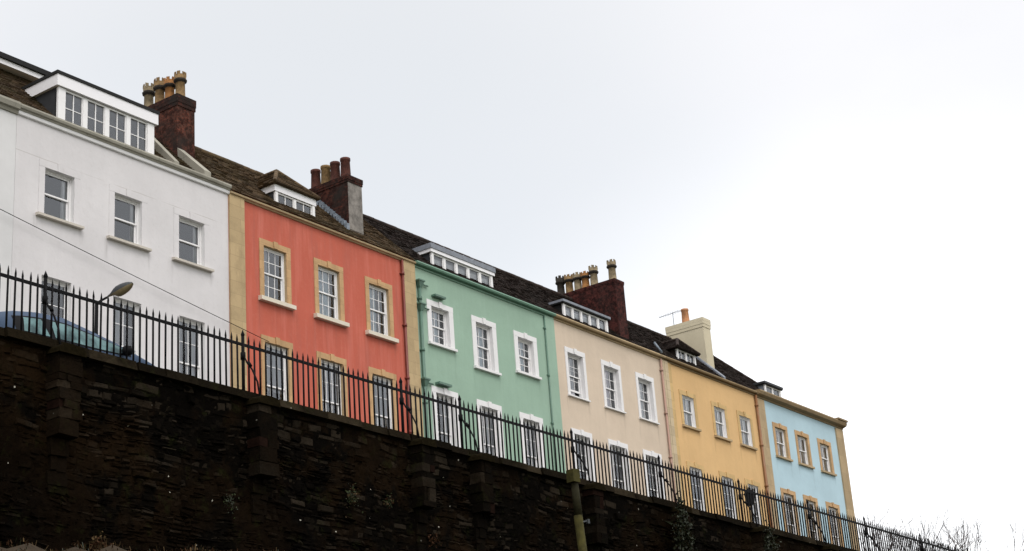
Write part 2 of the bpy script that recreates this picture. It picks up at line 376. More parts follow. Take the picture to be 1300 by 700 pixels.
def sash_window(h, w, surround, sillmat, p=.028, sash='white_sash', dep=.17, sw=.19, key=True, sillx=.28, sillz=.12, sillout=.16, label=None):
    """sash frame (the window itself) with pane, sill, surround and curtain as sub-parts"""
    mb = MB(); xl, xr, zb, zt = w.xl, w.xr, w.zb, w.zt
    y0 = YF+dep; fr = .05
    mb.box(xl, xl+fr, y0-.03, y0+.09, zb, zt); mb.box(xr-fr, xr, y0-.03, y0+.09, zb, zt)
    mb.box(xl+fr, xr-fr, y0-.03, y0+.09, zt-fr, zt); mb.box(xl+fr, xr-fr, y0-.03, y0+.09, zb, zb+.04)
    zm = (zb+zt)/2; st = .042; bar = .011
    gl = MB()
    for k, (za, zc, ys) in enumerate(((zm, zt-fr, y0), (zb+.04, zm+.045, y0+.042))):
        if k == 1: za += w.lift; zc += w.lift
        a, b = xl+fr, xr-fr
        mb.box(a, a+st, ys, ys+.035, za, zc); mb.box(b-st, b, ys, ys+.035, za, zc)
        mb.box(a+st, b-st, ys, ys+.035, zc-.045, zc); mb.box(a+st, b-st, ys, ys+.035, za, za+(.045 if k == 0 else .075))
        zlo = za+(.045 if k == 0 else .075); zhi = zc-.045
        for i in range(1, w.cols):
            x = a+st+(b-a-2*st)*i/w.cols
            mb.box(x-bar, x+bar, ys+.004, ys+.031, zlo, zhi)
        for j in range(1, w.rows):
            z = zlo+(zhi-zlo)*j/w.rows
            mb.box(a+st, b-st, ys+.007, ys+.028, z-bar, z+bar)
        t = R.uniform(-.006, .006); u = R.uniform(-.006, .006)
        gl.quad((a+st,ys+.017+t,zlo),(b-st,ys+.017-t,zlo),(b-st,ys+.017-t+u,zhi),(a+st,ys+.017+t+u,zhi))
    o = mb.build('window', M[sash], h)
    if label: o['label'] = label
    gl.build('pane', M['glass'], o)
    if sillmat:
        s = MB(); s.hexa([(xl-sillx,YF-sillout,zb-sillz),(xr+sillx,YF-sillout,zb-sillz),(xr+sillx,YF+.02,zb-sillz),(xl-sillx,YF+.02,zb-sillz),
                          (xl-sillx,YF-sillout,zb-.02),(xr+sillx,YF-sillout,zb-.02),(xr+sillx,YF+.02,zb+.004),(xl-sillx,YF+.02,zb+.004)])
        s.build('sill', M[sillmat], o)
    if surround:
        s = MB(); b0 = zb+.005
        s.box(xl-sw, xl-.002, YF-p, YF+.01, b0, zt); s.box(xr+.002, xr+sw, YF-p, YF+.01, b0, zt)
        s.box(xl-sw-.003, xr+sw+.003, YF-p-.003, YF+.01, zt+.002, zt+.2)
        if key:
            c = (xl+xr)/2
            s.hexa([(c-.075,YF-p-min(.05, p*1.5),zt-.004),(c+.075,YF-p-min(.05, p*1.5),zt-.004),(c+.075,YF-.01,zt-.004),(c-.075,YF-.01,zt-.004),
                    (c-.09,YF-p-min(.05, p*1.5),zt+.228),(c+.09,YF-p-min(.05, p*1.5),zt+.228),(c+.09,YF-.01,zt+.228),(c-.09,YF-.01,zt+.228)])
        s.build('surround', M[surround], o)
    if w.cur:
        cm = MB(); yc = YF+dep+.10
        for (fa, fb) in w.cur:
            x0 = xl+(xr-xl)*fa; x1 = xl+(xr-xl)*min(1, fb+(.08 if fb < .9 else 0)); n = max(4, int((x1-x0)/.025)); z1 = zt-.02; z0 = zb+.03+(zt-zb)*w.drop
            ph = R.uniform(0, 6)
            for i in range(n):
                xa = x0+(x1-x0)*i/n; xb = x0+(x1-x0)*(i+1)/n
                ya = yc+.025*math.sin(xa*70+ph); yb = yc+.025*math.sin(xb*70+ph)
                cm.quad((xa,ya,z0),(xb,yb,z0),(xb,yb,z1),(xa,ya,z1))
        cm.build('curtain', M[w.cmat], o)
    return o

def tile_roof(h, x0, x1, mat, ya=34.93, za=21.47, yb=RY, zb=RZ, hip_r=0, hip_l=0, name='roof', ridge=True, back=True):
    """laid tile by tile in lapped courses; hip_r: metres the ridge is cut back at the right-hand end"""
    mb = MB(); L = math.hypot(yb-ya, zb-za); n = int(L/.15); ty, tz = (yb-ya)/L, (zb-za)/L; ny, nz = -tz, ty
    for i in range(n):
        s0, s1 = L*i/n, L*(i+1)/n+.03
        xr = x1-hip_r*(i/n); xl = x0+hip_l*(i/n); x = xl-(.12 if i % 2 else 0)
        while x < xr-.02:
            xa, xb = max(x, xl), min(x+.24, xr); x += .24
            if xb-xa < .02: continue
            lo = .035+R.uniform(0, .014); hi = .006+R.uniform(0, .006); g = .004
            p = lambda X, s, k: (X, ya+ty*s+ny*k, za+tz*s+nz*k)
            v = [p(xa+g,s0,lo-.02), p(xb-g,s0,lo-.02), p(xb-g,s1,hi-.02), p(xa+g,s1,hi-.02), p(xa+g,s0,lo), p(xb-g,s0,lo+R.uniform(-.006,.006)), p(xb-g,s1,hi), p(xa+g,s1,hi)]
            mb.add(v, [(4,5,6,7),(0,1,5,4),(0,4,7,3),(1,2,6,5)], 0, R.random())
    xr, xl = x1-hip_r, x0+hip_l
    mb.quad((x0,ya,za-.02),(x1,ya,za-.02),(xr,yb,zb-.02),(xl,yb,zb-.02), 0, .2)
    if back:
        yc = 2*yb-ya
        mb.quad((xl,yb,zb),(xr,yb,zb),(x1,yc,za),(x0,yc,za), 0, .4)
        if hip_r: mb.add([(x1,ya,za),(x1,yc,za),(xr,yb,zb)], [(0,1,2)], 0, .4)
        if hip_l: mb.add([(x0,ya,za),(xl,yb,zb),(x0,yc,za)], [(0,1,2)], 0, .4)
    o = mb.build(name, M[mat], h)
    if ridge:
        r = MB(); x = xl
        while x < xr-.05:
            xe = min(x+.32, xr); c = R.uniform(-.012, .012)
            r.tube([(x, yb, zb+.01+c*.5), (xe+.02, yb, zb+.014+c*.5)], .1, 8, 0, R.random())
            x += .32
        if hip_r:
            for k in range(8):
                a, b = k/8, (k+1)/8+.01
                r.tube([(xr+hip_r*a, yb+(ya-yb)*a, zb+(za-zb)*a+.02), (xr+hip_r*b, yb+(ya-yb)*b, zb+(za-zb)*b+.03)], .08, 7, 0, R.random())
        r.build('ridge_tiles', M[mat], o)
    return o

def cornice(h, x0, x1, prof, mat, name='cornice'):
    return MB().prism_x([(YF+a, z) for a, z in prof], x0+.003, x1-.003).build(name, M[mat], h)

def drainpipe(h, x, z0, z1, mat, r=.05, y=None, step=1.9, hoppers=()):
    y = YF-.075 if y is None else y
    mb = MB(); mb.tube([(x,y,z0),(x,y,z1)], r, 8)
    z = z1-.5
    while z > z0+.3:
        mb.tube([(x,y,z-.05),(x,y,z+.05)], r+.018, 8); mb.box(x-.09, x+.09, y+.02, YF, z-.02, z+.02); z -= step
    o = mb.build('drainpipe', M[mat], h)
    for z in hoppers:
        q = MB(); q.hexa([(x-.06,y-.06,z-.22),(x+.06,y-.06,z-.22),(x+.06,y+.06,z-.22),(x-.06,y+.06,z-.22),(x-.14,y-.13,z),(x+.14,y-.13,z),(x+.14,y+.07,z),(x-.14,y+.07,z)])
        q.box(x-.17, x+.17, y-.15, y+.073, z+.002, z+.05)
        q.tube([(x+.05,y,z-.05),(x+.5,YF-.05,z-.04)], .03, 6)
        q.build('hopper', M[mat], o)
    return o

def dormer_window(d, x0, x1, y, z0, z1, n, cols=2, rows=2, post=.12, mull=.1, mat='white_sash', cur=None):
    """row of n casements between posts"""
    f = MB(); g = MB()
    f.box(x0, x0+post, y-.03, y+.09, z0, z1); f.box(x1-post, x1, y-.03, y+.09, z0, z1)
    f.box(x0+post, x1-post, y, y+.08, z1-.06, z1); f.box(x0+post, x1-post, y, y+.08, z0, z0+.06)
    w = (x1-x0-2*post-mull*(n-1))/n
    for i in range(n):
        a = x0+post+i*(w+mull); b = a+w
        if i: f.box(a-mull, a, y-.015, y+.085, z0+.06, z1-.06)
        f.box(a, a+.03, y+.015, y+.06, z0+.06, z1-.06); f.box(b-.03, b, y+.015, y+.06, z0+.06, z1-.06)
        for k in range(1, cols):
            xx = a+(b-a)*k/cols; f.box(xx-.016, xx+.016, y+.02, y+.055, z0+.06, z1-.06)
        for k in range(1, rows):
            zz = z0+.06+(z1-z0-.12)*k/rows; f.box(a+.03, b-.03, y+.024, y+.05, zz-.012, zz+.012)
        g.quad((a+.03,y+.04,z0+.06),(b-.03,y+.04,z0+.06),(b-.03,y+.042,z1-.06),(a+.03,y+.042,z1-.06))
    f.build('window_frame', M[mat], d); g.build('pane', M['glass'], d)
    c = MB(); yb_ = y+(.13 if cur else .5); zt_ = z1-(.22*(z1-z0) if cur else 0)
    c.quad((x0+.02,yb_,z0),(x1-.02,yb_,z0),(x1-.02,yb_,zt_),(x0+.02,yb_,zt_), 0)
    c.build('blind' if cur else 'room_lining', M[cur or 'room'], d)

def box_dormer(h, x0, x1, yf, zb, zt, yb, fas, fasmat, lid, lidmat, nwin, over=.1, cheek='slate', lidout=.03, wz=(.3,.05), **kw):
    """flat-topped dormer: cheeks (the dormer itself) with roof, fascia, window_frame and pane"""
    c = MB()
    c.box(x0, x0+.07, yf+.05, yb, zb, zt); c.box(x1-.07, x1, yf+.05, yb, zb, zt); c.box(x0, x1, yf+.06, yb, zb-.1, zb+.02)
    d = c.build('dormer', M[cheek], h)
    f = MB(); a, b, y = x0-over, x1+over, yf-over
    f.box(a, b, y, y+.03, zt, zt+fas); f.box(a, a+.03, y+.032, yb, zt, zt+fas); f.box(b-.03, b, y+.032, yb, zt, zt+fas)
    f.box(a+.031, b-.031, y+.031, yb, zt+.005, zt+.03)
    f.build('fascia', M[fasmat], d)
    r = MB(); r.box(a-lidout, b+lidout, y-lidout, yb+.1, zt+fas+.002, zt+fas+lid); r.build('flat_roof', M[lidmat], d)
    dormer_window(d, x0, x1, yf, zb+wz[0], zt-wz[1]+.05, nwin, **kw)
    return d

def hip_dormer(h, x0, x1, yf, zb, ze, apex, yback, mat, fas=.25, nwin=2, over=.14, cheek='slate', **kw):
    c = MB(); c.box(x0, x0+.06, yf+.05, yback, zb, ze); c.box(x1-.06, x1, yf+.05, yback, zb, ze); c.box(x0, x1, yf+.06, yback, zb-.1, zb+.02)
    d = c.build('dormer', M[cheek], h)
    if fas:
        f = MB(); f.box(x0-.05, x1+.05, yf-.05, yf-.02, ze-fas, ze); f.box(x0-.05, x0-.02, yf-.018, yback-.3, ze-fas, ze); f.box(x1+.02, x1+.05, yf-.018, yback-.3, ze-fas, ze)
        f.build('fascia', M['fascia'], d)
    a, b, y = x0-over, x1+over, yf-over; ax, ay, az = apex
    r = MB()
    def lap(p0, p1, q0, q1, n):
        p0, p1, q0, q1 = map(Vector, (p0, p1, q0, q1)); nr = (p1-p0).cross(q0-p0).normalized()
        if nr.z < 0: nr = -nr
        for i in range(n):
            t0, t1 = i/n, min(1, (i+1)/n+.03)
            A, B = p0.lerp(q0, t0), p1.lerp(q1, t0); C, D = p1.lerp(q1, t1), p0.lerp(q0, t1)
            k = max(1, int((B-A).length/.24))
            for j in range(k):
                u0, u1 = j/k, (j+1)/k
                lo = nr*(.045+R.uniform(0, .012)); hi = nr*.012
                P = [A.lerp(B, u0)+lo, A.lerp(B, u1)+lo, D.lerp(C, u1)+hi, D.lerp(C, u0)+hi]
                r.add(P+[A.lerp(B, u0), A.lerp(B, u1)], [(0,1,2,3),(4,5,1,0)], 0, R.random())
    back = (ax, yback+.5, az)
    lap((a,y,ze), (b,y,ze), (ax-.02,ay,az), (ax+.02,ay,az), 8)
    lap((a,yback+.5,ze), (a,y,ze), back, (ax,ay,az), 8)
    lap((b,y,ze), (b,yback+.5,ze), (ax,ay,az), back, 8)
    r.add([(a,y,ze-.01),(b,y,ze-.01),(b,yback,ze-.01),(a,yback,ze-.01)], [(0,3,2,1)], 0, .1)
    for p in ((a,y,ze), (b,y,ze), back):
        P, Q = Vector(p), Vector((ax,ay,az))
        for k in range(5): r.tube([P.lerp(Q, k/5)+Vector((0,0,.03)), P.lerp(Q, (k+.97)/5)+Vector((0,0,.035))], .075, 7, 0, R.random())
    r.build('roof', M[mat], d)
    dormer_window(d, x0, x1, yf, zb, ze-fas-.0, nwin, **kw)
    return d

def chimney(h, x0, x1, y0, y1, zb, zt, cap, mat, capmat, label=None, over=.05, front=None):
    b = MB(); b.box(x0, x1, y0, y1, zb, zt)
    mats = [M[mat]]
    if front:
        b.m[2] = 1; mats.append(M[front])      # rendered street end
    o = b.build('chimney_stack', mats, h)
    if label: o['label'] = label
    c = MB(); k = 3
    for i in range(k):
        e = over*(.5+.5*i/(k-1)) if i < k-1 else over*.8
        za, zc = zt+cap*i/k, zt+cap*(i+1)/k
        c.box(x0-e, x1+e, y0-e, y1+e, za+.001, zc)
    c.build('chimney_cap', M[capmat], o)
    return o
def pot(st, x, y, z, hgt, r, mat, crown=True):
    p = MB()
    if crown:
        p.lathe([(r*1.12,z-.05),(r*1.12,z+.06),(r*.9,z+.09),(r*.82,z+hgt*.62),(r*1.12,z+hgt*.66),(r*1.2,z+hgt*.72),(r*1.0,z+hgt*.76),(r*1.08,z+hgt*.9),(r*.8,z+hgt*.9),(r*.72,z+hgt*.7)], x, y, 12)
        for k in range(6):
            t = 2*PI*(k+.5)/6; d = .3
            ps = [(x+q*math.cos(t+s), y+q*math.sin(t+s)) for q, s in ((r*.8,-d),(r*1.08,-d),(r*1.08,d),(r*.8,d))]
            p.hexa([(a,b,z+hgt*.88) for a, b in ps]+[(x+(a-x)*.97,y+(b-y)*.97,z+hgt*R.uniform(.98,1.03)) for a, b in ps])
    else:
        p.lathe([(r*1.15,z-.05),(r*1.1,z+.05),(r*.95,z+hgt*.86),(r*1.08,z+hgt*.88),(r*1.08,z+hgt*.99),(r*.9,z+hgt),(r*.75,z+hgt*.97),(r*.7,z+hgt*.7)], x, y, 14)
    if crown:
        for i, f_ in enumerate(p.f):
            zz = sum(p.v[q][2] for q in f_)/len(f_)
            if z+hgt*.63 < zz < z+hgt*.8: p.m[i] = 1
    return p.build('chimney_pot', [M[mat], M['pot_black']], st)

def pilaster(h, x0, x1, mat, z1=21.33, out=.07):
    return MB().box(x0, x1, YF-out, YF+.02, ZS-.1, z1).build('pilaster', M[mat], h)

C_ROWS = dict(cur=[(0,.34),(.7,1)])

# ---- neighbour beyond the left edge of the picture
h = thing('terraced_house', (22,YF,ZS), 'plain white house at the far left end, only its right edge in view', 'house', 'terrace of painted houses')
ws = [Win(x, x+1.02, 18.6, 20.03, cols=1, rows=1) for x in (19.4, 21.9, 24.2)]
wall_front(h, 18, 26.45, ws, 'pale_wall', 'white_trim')
for w in ws: sash_window(h, w, None, 'dirty_sill')
cornice(h, 18, 26.45, [(.05,21.3),(-.05,21.3),(-.07,21.4),(-.15,21.42),(-.18,21.55),(-.16,21.62),(.05,21.62)], 'stone_grey')
tile_roof(h, 18, 26.45, 'tile_mossy')
f = MB(); f.box(18, 26.44, 37.2, 37.9, 24.1, 24.26).build('ridge_fascia', M['fascia'], h)
MB().box(18, 26.44, 37.12, 38, 24.262, 24.42).build('flat_roof', M['felt'], h)

# ---- white house
h = thing('terraced_house', (30.5,YF,ZS), 'white rendered house with long flat dormer and dark red brick chimney', 'house', 'terrace of painted houses')
ws = [Win(27.45, 28.47, 18.6, 20.03, cols=1, rows=1, cur=[(.78,.98)]), Win(29.93, 30.95, 18.6, 20.03, cols=1, rows=1, cur=[(.82,.98)]), Win(32.4, 33.43, 18.6, 20.03, cols=1, rows=1, cur=[(.8,.97)])]
wl = [Win(27.44, 28.45, 14.1, 16.85, cols=2, rows=2), Win(29.93, 30.96, 14.1, 16.85, cols=2, rows=2, cur=[(0,.55)], cmat='curtain_grey'), Win(32.42, 33.43, 14.1, 16.85, cols=2, rows=2, cur=[(0,.25),(.7,1)], cmat='curtain_grey')]
wall_front(h, 26.45, 34.45, ws+wl, 'white_wall', 'white_trim')
for w in ws: sash_window(h, w, 'white_wall', 'dirty_sill', p=.012, sw=.2, sillz=.09, sillout=.14)
for w in wl: sash_window(h, w, None, 'dirty_sill')
cornice(h, 26.45, 34.45, [(.05,21.31),(-.05,21.31),(-.07,21.33),(-.08,21.42),(.05,21.42)], 'white_trim', 'string_moulding')
cornice(h, 26.45, 34.45, [(.3,21.421),(-.10,21.421),(-.11,21.46),(-.16,21.48),(-.18,21.54),(-.16,21.6),(-.1,21.625),(.3,21.63)], 'stone_grey')
tile_roof(h, 26.45, 34.45, 'tile_mossy')
MB().box(26.46, 30.2, 37.2, 37.9, 24.1, 24.26).build('ridge_fascia', M['fascia'], h)
MB().box(26.46, 30.3, 37.12, 38, 24.262, 24.42).build('flat_roof', M['felt'], h)
box_dormer(h, 27.99, 31.59, 35.22, 21.4, 22.81, 36.7, .35, 'fascia', .1, 'felt', 4, over=.1, wz=(.28,.06), post=.26, mull=.16, rows=2, cols=2)
mb = MB()                                            # raking copings either side of the stack
mb.hexa([(33.38,34.9,21.45),(33.62,34.9,21.45),(33.62,36.15,22.65),(33.38,36.15,22.65),(33.36,34.9,21.78),(33.64,34.9,21.78),(33.64,36.15,22.98),(33.36,36.15,22.98)])
mb.build('raking_coping', M['stone_grey'], h)
mb = MB(); mb.hexa([(32.2,34.98,21.5),(32.4,34.98,21.5),(32.4,36.3,22.8),(32.2,36.3,22.8),(32.2,34.98,21.76),(32.4,34.98,21.76),(32.4,36.3,23.2),(32.2,36.3,23.2)])
mb.build('raking_coping', M['stone_grey'], h)
st = chimney(h, 33.36, 34.1, 36.1, 38.05, 22, 24.42, .4, 'brick_red', 'brick_dark', 'sooty red brick stack with four crowned buff pots')
for y, z, m in ((36.36,.95,'pot_buff'), (36.85,.93,'pot_orange'), (37.32,1.05,'pot_buff'), (37.84,1.05,'pot_pale')): pot(st, 33.73, y, 24.82, z, .185, m)

# ---- red house
h = thing('terraced_house', (39,YF,ZS), 'salmon red house with stone window surrounds and hipped tile dormer', 'house', 'terrace of painted houses')
xs = [(35.96,36.98), (38.46,39.49), (40.97,41.99)]
ws = [Win(a, b, 18.28, 20.03, cur=[(.02,.3)], cmat='curtain_grey') for a, b in xs]
ws[1].cmat = ws[2].cmat = 'curtain_blue'; ws[2].cur = [(.05,.45)]; ws[1].cur = [(.0,.25),(.3,.62)]
wl = [Win(a, b, 14.1, 16.82, cur=[(.03,.97)], cmat='curtain_grey') for a, b in xs]
wl[0].drop = .45; wl[1].drop = .5; wl[2].drop = .4
wall_front(h, 34.45, 43.44, ws+wl, 'red_wall', 'stone_trim', dep=.12)
for w in ws: sash_window(h, w, 'stone_warm', 'cream_sill', sillx=.26, sillz=.15, dep=.12)
for w in wl: sash_window(h, w, 'stone_warm', None, dep=.12)
pilaster(h, 34.46, 35.09, 'stone', 21.36); pilaster(h, 42.8, 43.43, 'stone', 21.36)
cornice(h, 34.45, 43.44, [(.05,21.3),(-.05,21.3),(-.07,21.33),(-.13,21.35),(-.14,21.4),(-.11,21.42),(.05,21.42)], 'stone_trim')
tile_roof(h, 34.45, 43.44, 'tile_brown')
hip_dormer(h, 36.98, 38.85, 35.42, 21.85, 22.58, (37.9,36.2,23.55), 36.6, 'tile_brown', fas=.24, rows=1)
st = chimney(h, 40.65, 41.38, 35.47, 37.5, 21.6, 23.83, .26, 'brick_dark', 'brick_dark', 'blackened brick stack with grey rendered end and four plain pots', front='render_grey')
for y, z, m in ((35.85,.85,'pot_red'), (36.33,.85,'pot_red'), (36.78,.85,'pot_buff'), (37.26,.85,'pot_red')): pot(st, 41.0, y, 24.08, z, .17, m, False)
fl = MB(); n = 12
for i in range(n):
    y = 35.45+1.5*i/n; z = 21.56+(y-34.93)
    fl.box(40.5, 40.64, y, y+1.5/n+.03, z-.1, z+.16+.01*(i % 2))
fl.build('flashing', M['lead_pale'], st)
drainpipe(h, 42.73, ZS, 21.3, 'red_pipe', .05)

# ---- green house
h = thing('terraced_house', (47.7,YF,ZS), 'mint green house with white window surrounds and wide lead roofed dormer', 'house', 'terrace of painted houses')
xs = [(44.29,45.28), (46.85,47.83), (49.42,50.4)]
ws = [Win(a, b, 18.64, 20.01, cur=[(.02,.55)], cmat='curtain_blue') for a, b in xs]
ws[1].zb = 18.28; ws[1].cur = [(0,.3),(.4,.68)]; ws[2].cur = [(.04,.3),(.35,.6)]
wl = [Win(a, b, 14.1, 16.82, cur=[(0,.3),(.62,.98)]) for a, b in xs]
wall_front(h, 43.44, 51.9, ws+wl, 'green_wall', 'white_trim', dep=.16)
for w in ws: sash_window(h, w, 'white_trim', 'white_trim', sw=.24, sillx=.27, sillz=.11, sillout=.12, dep=.16)
for w in wl: sash_window(h, w, 'white_trim', None, sw=.24, dep=.16)
cornice(h, 43.44, 51.9, [(.05,21.27),(-.045,21.27),(-.05,21.31),(-.03,21.32),(-.03,21.355),(-.17,21.357),(-.2,21.41),(-.18,21.46),(.05,21.46)], 'green_trim')
pilaster(h, 51.3, 51.89, 'green_wall', 21.3, .05)
tile_roof(h, 43.44, 51.9, 'tile_dark')
d = box_dormer(h, 44.75, 48.38, 35.22, 21.3, 22.23, 36.4, .13, 'fascia', .19, 'lead', 5, over=.08, wz=(.3,.05), post=.12, mull=.13, cols=1, rows=1, cur='curtain_white')
r = MB()
for i in range(7): r.tube([(44.85+i*.58,35.13,22.56),(44.85+i*.58,36.4,22.56)], .035, 6)
r.build('lead_roll', M['lead'], d)
drainpipe(h, 43.62, ZS, 20.6, 'green_pipe', .06, hoppers=(20.72, 19.85, 17.1))
drainpipe(h, 51.26, ZS, 21.25, 'green_pipe', .03, y=YF-.035)
MB().box(44.35, 44.95, YF-.2, YF-.002, 20.36, 20.43).build('pipe_bracket', M['green_pipe'], h)
MB().box(44.3, 45.0, YF-.2, YF-.002, 17.1, 17.18).build('pipe_bracket', M['green_pipe'], h)

# ---- cream house
h = thing('terraced_house', (56,YF,ZS), 'cream house with white surrounds and tall maroon brick chimney behind its dormer', 'house', 'terrace of painted houses')
xs = [(52.7,53.76), (55.25,56.32), (57.8,58.87)]
ws = [Win(a, b, 18.36, 20.11, cur=[(.02,.58)], cmat='curtain_mauve') for a, b in xs]
ws[0].lift = .24; ws[0].cmat = 'curtain_grey'; ws[2].cmat = 'curtain_white'
wl = [Win(a, b, 14.1, 16.81, cur=[(0,.25)], cmat='curtain_grey') for a, b in xs]
wall_front(h, 51.9, 60.0, ws+wl, 'cream_wall', 'white_trim', dep=.18)
for w in ws: sash_window(h, w, 'white_trim', 'white_trim', sw=.17, sillx=.2, sillz=.075, sillout=.1, dep=.18)
for w in wl: sash_window(h, w, 'white_trim', None, sw=.17, dep=.18)
cornice(h, 51.9, 60.0, [(.05,21.28),(-.05,21.28),(-.055,21.32),(-.03,21.33),(-.03,21.36),(-.17,21.362),(-.2,21.41),(-.18,21.46),(.05,21.46)], 'stone_trim')
pilaster(h, 59.84, 59.99, 'stone_pale', 21.3)
tile_roof(h, 51.9, 60.0, 'tile_dark')
box_dormer(h, 53.02, 56.2, 35.22, 21.35, 22.27, 36.4, .05, 'felt', .1, 'lead', 5, over=.1, lidout=.02, wz=(.3,.05), post=.12, mull=.1, cols=1, rows=1, cur='curtain_white', cheek='felt')
st = chimney(h, 57.28, 57.98, 35.33, 38.6, 21.5, 24.3, .16, 'brick_maroon', 'brick_maroon', 'long maroon brick stack carrying a row of six crowned pots', over=.03)
for y, z, m in ((35.62,.95,'pot_pale'), (36.56,.95,'pot_pale'), (37.0,.8,'pot_orange'), (37.4,.85,'pot_pale'), (37.85,.9,'pot_buff'), (38.3,.95,'pot_black')): pot(st, 57.62, y, 24.47, z, .19, m)
drainpipe(h, 59.72, ZS, 21.3, 'pink_pipe', .05)
MB().tube([(59.6,34.75,21.5),(59.45,35.0,22.0)], .05, 6).build('vent_pipe', M['lead_pale'], h)

# ---- yellow house
h = thing('terraced_house', (64,YF,ZS), 'yellow house with small tiled dormer and broad cream chimney', 'house', 'terrace of painted houses')
xs = [(61.28,62.26), (63.99,64.95), (66.27,67.26)]
ws = [Win(a, b, 18.68, 20.04, cols=2, rows=1, cur=[(.0,.42),(.6,1)]) for a, b in xs]
wl = [Win(a, b, 14.1, 16.87, cols=2, rows=2, cur=[(.0,.38),(.66,1)], cmat='curtain_grey') for a, b in xs]
wall_front(h, 60.0, 68.05, ws+wl, 'yellow_wall', 'white_trim', dep=.1)
for w in ws: sash_window(h, w, 'yellow_trim', 'stone_trim', sw=.2, sillx=.22, sillz=.11, sillout=.12, dep=.1)
for w in wl: sash_window(h, w, 'yellow_trim', None, sw=.2, dep=.1)
pilaster(h, 60.01, 60.29, 'stone_pale', 21.3); pilaster(h, 60.295, 60.6, 'yellow_trim', 21.3, .03)
cornice(h, 60.0, 68.05, [(.05,21.28),(-.05,21.28),(-.055,21.32),(-.03,21.33),(-.03,21.36),(-.17,21.362),(-.2,21.41),(-.18,21.46),(.05,21.46)], 'stone_dark')
tile_roof(h, 60.0, 71.6, 'tile_dark', hip_r=2.4)     # the hip runs out above the lower blue roof
hip_dormer(h, 61.93, 63.5, 35.37, 21.75, 22.36, (62.75,35.75,23.02), 36.3, 'tile_dark', fas=0, over=.17, cheek='tile_dark', rows=1, post=.09)
st = chimney(h, 65.36, 66.0, 35.8, 37.75, 21.9, 24.28, .45, 'render_cream', 'render_cream', 'broad cream rendered stack with one peach pot')
pot(st, 65.68, 36.85, 24.72, .75, .17, 'pot_peach', False)
fl = MB(); fl.hexa([(65.25,34.96,21.5),(65.37,34.96,21.5),(65.37,36.3,22.8),(65.25,36.3,22.8),(65.25,34.96,21.62),(65.37,34.96,21.66),(65.37,36.3,23.0),(65.25,36.3,22.96)])
fl.build('flashing', M['lead'], st)
drainpipe(h, 67.99, ZS, 21.3, 'brown_pipe', .07)

# ---- blue house
h = thing('terraced_house', (72.5,YF,ZS), 'pale blue house at the far right end with stone surrounds and cornice', 'house', 'terrace of painted houses')
xs = [(69.64,70.68), (71.86,72.9), (74.2,75.24)]
ws = [Win(a, b, 18.7, 20.1, cols=2, rows=1, cur=[(.0,.46),(.62,1)], cmat='shutter_cream') for a, b in xs]
wl = [Win(a, b, 14.1, 16.95, cols=2, rows=2, cur=[(.0,.44),(.64,1)], cmat='shutter_cream') for a, b in xs]
wall_front(h, 68.05, 77.0, ws+wl, 'blue_wall', 'stone_trim', dep=.12, peak=ZE+.2)
for w in ws: sash_window(h, w, 'stone_warm', 'stone_trim', sw=.2, sillx=.23, sillz=.11, sillout=.12, dep=.12)
for w in wl: sash_window(h, w, 'stone_warm', None, sw=.2, dep=.12)
pilaster(h, 68.08, 68.79, 'stone_trim', 21.2); pilaster(h, 76.2, 76.98, 'stone_trim', 21.2)
cornice(h, 68.05, 77.08, [(.05,21.25),(-.05,21.25),(-.07,21.31),(-.14,21.33),(-.26,21.37),(-.31,21.5),(-.29,21.56),(.05,21.57)], 'stone_dark')
MB().box(76.1, 77.13, YF-.35, YF+.5, 21.572, 21.66).build('cornice_end', M['stone_dark'], h)
tile_roof(h, 68.05, 77.0, 'tile_dark', ya=34.95, za=21.5, yb=37.6, zb=23.05, hip_r=2.6, ridge=True)
box_dormer(h, 69.65, 71.25, 35.25, 21.45, 22.22, 36.5, .05, 'felt', .1, 'slate', 2, over=.08, wz=(.28,.04), post=.1, mull=.06, cols=1, rows=1, cheek='lead')

# ---- aerial on the cream chimney
t = thing('tv_aerial', (65.5,37.4,24.73), 'thin metal television aerial on the cream chimney', 'aerial')
MB().tube([(65.5,37.4,24.7),(65.5,37.4,25.42)], .014, 6).build('mast', M['aerial'], t)
mb = MB(); mb.tube([(65.5,38.15,25.36),(65.5,36.95,25.4)], .012, 6)
for i in range(9):
    y = 38.1-i*.13; l = .12+.012*i
    mb.tube([(65.5-l,y,25.362+.004*i),(65.5+l,y,25.362+.004*i)], .007, 5)
mb.build('boom', M['aerial'], t)
t = MB().tube([(57.9,35.35,21.7),(57.9,35.35,22.2)], .02, 6).build('roof_vent_pipe', M['lead_pale'], h)
t.name = 'vent_pipe'

# ---- cable across the white front
mb = MB(); pts = []
for i in range(25):
    u = i/24; pts.append((20.5+(36.0-20.5)*u, 34.86, 19.15+(16.79-19.15)*u-.05*math.sin(PI*u)))
mb.tube(pts, .011, 5)
tag(mb.build('overhead_cable', M['iron']), 'thin black cable slanting across the white house front to the red house', 'cable')

